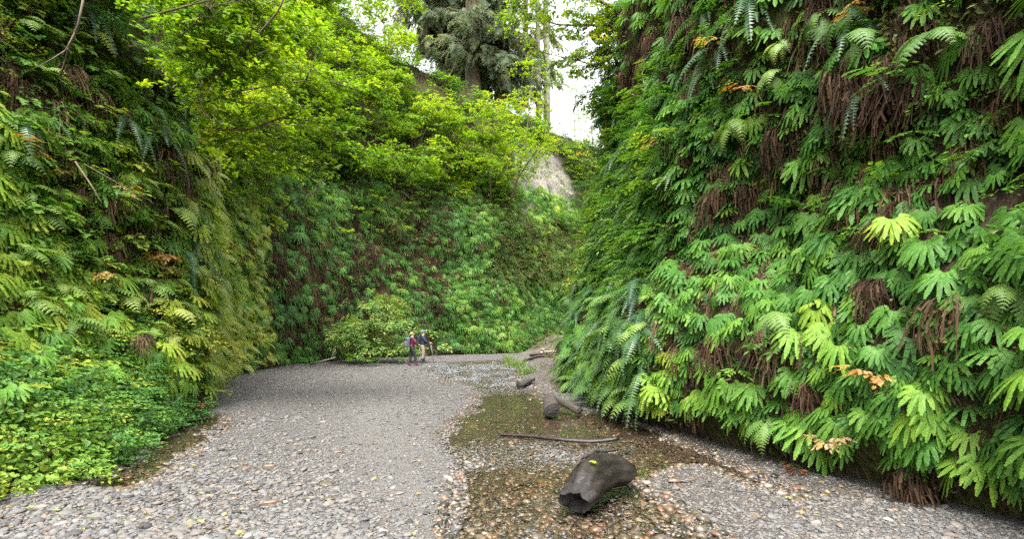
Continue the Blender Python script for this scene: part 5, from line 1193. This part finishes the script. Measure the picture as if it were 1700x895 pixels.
# ------------------------------------------------------------------ hikers
def skin_obj(name, verts, edges, radii, mats, parent, root_i=0, sub=2):
    me = bpy.data.meshes.new(name); me.from_pydata([tuple(v) for v in verts], edges, []); me.materials.append(mats)
    o = link(name, me, parent); md = o.modifiers.new('skin', 'SKIN'); md.use_smooth_shade = True
    if not me.skin_vertices: me.skin_vertices.new()
    for i, r in enumerate(radii):
        rr = r if isinstance(r, tuple) else (r, r); me.skin_vertices[0].data[i].radius = rr
    me.skin_vertices[0].data[root_i].use_root = True
    ss = o.modifiers.new('subsurf', 'SUBSURF'); ss.levels = ss.render_levels = sub
    return o
def chain_graph():
    V, E, Rr = [], [], []
    def ch(pts, rads, start=None):
        p = start
        for q, r in zip(pts, rads):
            V.append(q); Rr.append(r); i = len(V) - 1
            if p is not None: E.append((p, i))
            p = i
        return p
    return V, E, Rr, ch
def hiker(loc, face_az, H, label, C, hands, feet, cap):
    """Local frame: +Y is where the hiker faces, +X the right side; H the standing height."""
    k = H / 1.72; root = link('person', None); root.location = loc; root.rotation_euler = (0, 0, face_az); tag(root, label, 'person', 'hikers')
    S = lambda *p: tuple(c * k for c in p)
    sk = plain('skin_' + label[:5], (.48, .28, .20), .55)
    V, E, Rr, ch = chain_graph()
    pel = ch([S(0, 0, .95)], [(.10 * k, .07 * k)]); ab = ch([S(0, .01, 1.12), S(0, .02, 1.30)], [(.105 * k, .075 * k), (.13 * k, .085 * k)], pel)
    chs = ch([S(0, .0, 1.43)], [(.11 * k, .085 * k)], ab); nk = ch([S(0, .01, 1.51)], [.05 * k], chs)
    hd = ch([S(0, .035, 1.575), S(0, .03, 1.65), S(0, .01, 1.70)], [(.062 * k, .070 * k), (.075 * k, .088 * k), (.05 * k, .058 * k)], nk)
    jo = {}
    for s in (-1, 1):
        hx, hy, hz = hands[s]; sh = (s * .185, 0, 1.40); el = ((sh[0] + hx) / 2 + s * .06, (sh[1] + hy) / 2 - .09, (sh[2] + hz) / 2 - .05)
        e = ch([S(s * .12, 0, 1.42), S(*sh), S(*el), S(hx, hy, hz)], [.062 * k, .055 * k, .042 * k, .028 * k], chs)
        d = Vector((hx - el[0], hy - el[1], hz - el[2])).normalized(); sd = d.cross(Vector((0, 0, 1))).normalized()
        pm = Vector((hx, hy, hz)) + d * .05; pj = ch([S(*pm)], [(.036 * k, .018 * k)], e)
        for f in range(4):
            o_ = pm + sd * (.027 - .018 * f) + d * .035; tip = o_ + d * (.035 - .004 * abs(f - 1)) + Vector((0, 0, -.02)); ch([S(*o_), S(*tip), S(*(tip - d * .02 - Vector((0, 0, .02))))], [.009 * k, .008 * k, .007 * k], pj)
        th0 = Vector((hx, hy, hz)) + sd * .035 + d * .02; ch([S(*th0), S(*(th0 + d * .035 + sd * .012))], [.011 * k, .009 * k], pj)
        fx, fy, fz = feet[s]; kn = ((s * .10 + fx) / 2 + .0, fy * .5 + .05, .50 + fz * .5)
        a = ch([S(s * .095, 0, .88), S(*kn), S(fx, fy, fz + .09)], [.062 * k, .044 * k, .034 * k], pel)
        ch([S(fx, fy - .03, fz + .045), S(fx + .0, fy + .12, fz + .035)], [.038 * k, .034 * k], a); jo[s] = (el, kn)
    skin_obj('body', V, E, Rr, sk, root)
    mk = lambda n, c, r=.8: plain(n + '_' + label[:5], c, r)
    V, E, Rr, ch = chain_graph()                                         # jacket
    b0 = ch([S(0, 0, .86), S(0, .01, 1.06), S(0, .02, 1.28), S(0, .0, 1.42), S(0, .005, 1.49)], [(.19 * k, .15 * k), (.172 * k, .135 * k), (.185 * k, .13 * k), (.14 * k, .11 * k), (.068 * k, .066 * k)])
    for s in (-1, 1):
        hx, hy, hz = hands[s]; el = jo[s][0]; ch([S(s * .15, 0, 1.415), S(s * .195, 0, 1.385), S(*el), S(hx * .93 + el[0] * .07, hy * .93 + el[1] * .07, hz * .93 + el[2] * .07)], [.08 * k, .075 * k, .06 * k, .046 * k], 3)
    skin_obj('jacket', V, E, Rr, mk('jacket', C['jacket']), root)
    V, E, Rr, ch = chain_graph(); p0 = ch([S(0, 0, 1.06), S(0, 0, .93)], [(.150 * k, .115 * k), (.168 * k, .13 * k)])   # trousers
    for s in (-1, 1):
        fx, fy, fz = feet[s]; kn = jo[s][1]; zc = C.get('cuff', .12) - .09; f = (zc - fz - .09) / (kn[2] - fz - .09)
        ch([S(s * .098, 0, .86), S(*kn), S(fx + (kn[0] - fx) * f, fy + (kn[1] - fy) * f, zc + fz)], [.112 * k, .082 * k, .070 * k], p0)
    skin_obj('trousers', V, E, Rr, mk('trousers', C['trousers']), root)
    for s in (-1, 1):
        fx, fy, fz = feet[s]; V, E, Rr, ch = chain_graph(); tz = C.get('boot_top', .16)
        ch([S(fx, fy + .0, fz + tz), S(fx, fy, fz + .09), S(fx, fy - .03, fz + .05), S(fx, fy + .06, fz + .05), S(fx, fy + .15, fz + .04)], [.060 * k, .055 * k, .05 * k, .05 * k, .042 * k])
        skin_obj('boot', V, E, Rr, mk('boot', C['boot']), root)
    def blob(name, c, r, mat, n=10, cut=-1):
        mb = MB(); vs_, fs = [], []; m_ = 8
        for i in range(m_ + 1):
            ph = math.pi * i / m_; 
            for j in range(n):
                th = 2 * math.pi * j / n; z = max(math.cos(ph), cut); vs_.append((c[0] + r[0] * math.sin(ph) * math.cos(th), c[1] + r[1] * math.sin(ph) * math.sin(th), c[2] + r[2] * z))
        fs = [(i * n + j, (i + 1) * n + j, (i + 1) * n + (j + 1) % n, i * n + (j + 1) % n) for i in range(m_) for j in range(n)]
        mb.add(vs_, fs); return mb
    hair = blob('hair', S(0, -.012, 1.665), S(.092, .10, .095), None, 12, -.55 if cap else -.75); link('hair', hair.mesh('hair', [mk('hair', C['hair'])], True), root)
    if cap:
        b = blob('cap', S(0, .012, 1.695), S(.098, .112, .075), None, 14, -.15)
        b.add([S(-.075, .09, 1.692), S(.075, .09, 1.692), S(.055, .20, 1.675), S(-.055, .20, 1.675), S(-.075, .09, 1.684), S(.075, .09, 1.684), S(.055, .20, 1.667), S(-.055, .20, 1.667)], [(0, 1, 2, 3), (7, 6, 5, 4), (0, 3, 7, 4), (3, 2, 6, 7), (2, 1, 5, 6)])
        link('cap', b.mesh('cap', [mk('cap', C['cap'])], True), root)
    face = MB(); face.add([S(-.012, .105, 1.615), S(.012, .105, 1.615), S(0, .135, 1.612), S(0, .105, 1.65)], [(0, 1, 2), (1, 3, 2), (3, 0, 2)]); link('nose', face.mesh('nose', [sk]), root)
    ey = MB()
    for s in (-1, 1): ey.tube([S(s * .03, .10, 1.645), S(s * .03, .112, 1.645)], [.010 * k, .008 * k], 6)
    link('eyes', ey.mesh('eyes', [mk('eye', (.03, .02, .02), .2)]), root)
    return root, k
def pack(root, k, c, c2, label, sz=(1, 1, 1)):
    mw = Matrix.Translation(root.location) @ root.rotation_euler.to_matrix().to_4x4(); r = link('backpack', None); r.location = mw @ Vector((0, -.24 * k, 1.2 * k)); r.rotation_euler = root.rotation_euler; tag(r, label, 'backpack')
    def box(name, cx, cy, cz, x, y, z, mat, bev=.05):
        import bmesh
        bm = bmesh.new(); bmesh.ops.create_cube(bm, size=1); bmesh.ops.scale(bm, vec=(x, y, z), verts=bm.verts); bmesh.ops.translate(bm, vec=(cx, cy, cz), verts=bm.verts)
        bmesh.ops.bevel(bm, geom=bm.edges[:], offset=bev, segments=3, affect='EDGES', profile=.6); me = bpy.data.meshes.new(name); bm.to_mesh(me); bm.free(); me.materials.append(mat); link(name, me, r)
    m1, m2 = plain('pack_cloth', c), plain('pack_trim', c2)
    x, y, z = sz
    box('main_bag', 0, 0, 0, .30 * k * x, .19 * k * y, .46 * k * z, m1, .06); box('front_pocket', 0, -.11 * k * y, -.07 * k, .22 * k * x, .08 * k, .24 * k, m2, .03); box('lid', 0, -.01, .22 * k * z, .27 * k * x, .20 * k * y, .09 * k, m2, .035)
    for s in (-1, 1):
        mb = MB(); mb.tube([(s * .09 * k, .08 * k, .20 * k), (s * .115 * k, .19 * k, .29 * k), (s * .125 * k, .345 * k, .21 * k), (s * .125 * k, .385 * k, .06 * k), (s * .14 * k, .28 * k, -.12 * k), (s * .13 * k, .09 * k, -.17 * k)], [.02 * k] * 6, 6); link('shoulder_strap', mb.mesh('strap', [m2], True), r)
def pole(root, k, hand, tip, label):
    mw = Matrix.Translation(root.location) @ root.rotation_euler.to_matrix().to_4x4(); a = mw @ (Vector(hand) * k); b = mw @ (Vector(tip) * k); r = link('trekking_pole', None); r.location = b; tag(r, label, 'trekking pole', 'trekking poles')
    d = (a - b); m = MB(); m.tube([(0, 0, 0), d * .95], [.007, .010], 7); link('shaft', m.mesh('shaft', [plain('pole_metal', (.16, .17, .19), .35, .5)], True), r)
    g = MB(); g.tube([d * .93, d * 1.0, d * 1.07], [.014, .018, .016], 8); link('grip', g.mesh('grip', [plain('pole_grip', (.03, .03, .03))], True), r)
    q = MB(); q.tube([d * .06, d * .068], [.035, .035], 8); link('basket', q.mesh('basket', [plain('pole_basket', (.03, .03, .03))], True), r)
x, y = gpt(684, 608); z = float(ground_h(x, y))
wv, k = hiker((x, y, z), R(-62), 1.62, 'blond hiker in a maroon jacket and dark trousers seen from behind', dict(jacket=(.08, .010, .022), trousers=(.022, .026, .024), boot=(.09, .022, .055), hair=(.34, .25, .14), cuff=.28, boot_top=.30), {-1: (-.24, .20, 1.02), 1: (.22, .30, 1.08)}, {-1: (-.11, -.14, 0), 1: (.11, .17, .02)}, False)
pack(wv, k, (.07, .078, .105), (.13, .14, .175), 'light grey day pack on the back of the maroon jacket')
pole(wv, k, (.22, .33, 1.05), (.26, .42, 0), 'thin pole held in front by the maroon hiker')
x, y = gpt(702, 603.5); z = float(ground_h(x, y))
mv, k = hiker((x, y, z), R(-78), 1.72, 'hiker in a blue cap and navy jacket looking along the canyon', dict(jacket=(.018, .026, .062), trousers=(.24, .19, .16), boot=(.028, .035, .035), hair=(.16, .13, .10), cap=(.06, .18, .42), cuff=.30, boot_top=.32), {-1: (-.20, .34, 1.08), 1: (.22, .38, 1.10)}, {-1: (-.11, .05, 0), 1: (.11, -.05, 0)}, True)
pack(mv, k, (.016, .02, .035), (.03, .035, .05), 'dark navy day pack on the back of the capped hiker', (.95, .9, 1))
pole(mv, k, (.22, .42, 1.08), (.25, .55, 0), 'trekking pole in the right hand of the capped hiker')
pole(mv, k, (-.20, .38, 1.06), (-.18, .60, 0), 'trekking pole in the left hand of the capped hiker')
print('objects', len(bpy.data.objects))
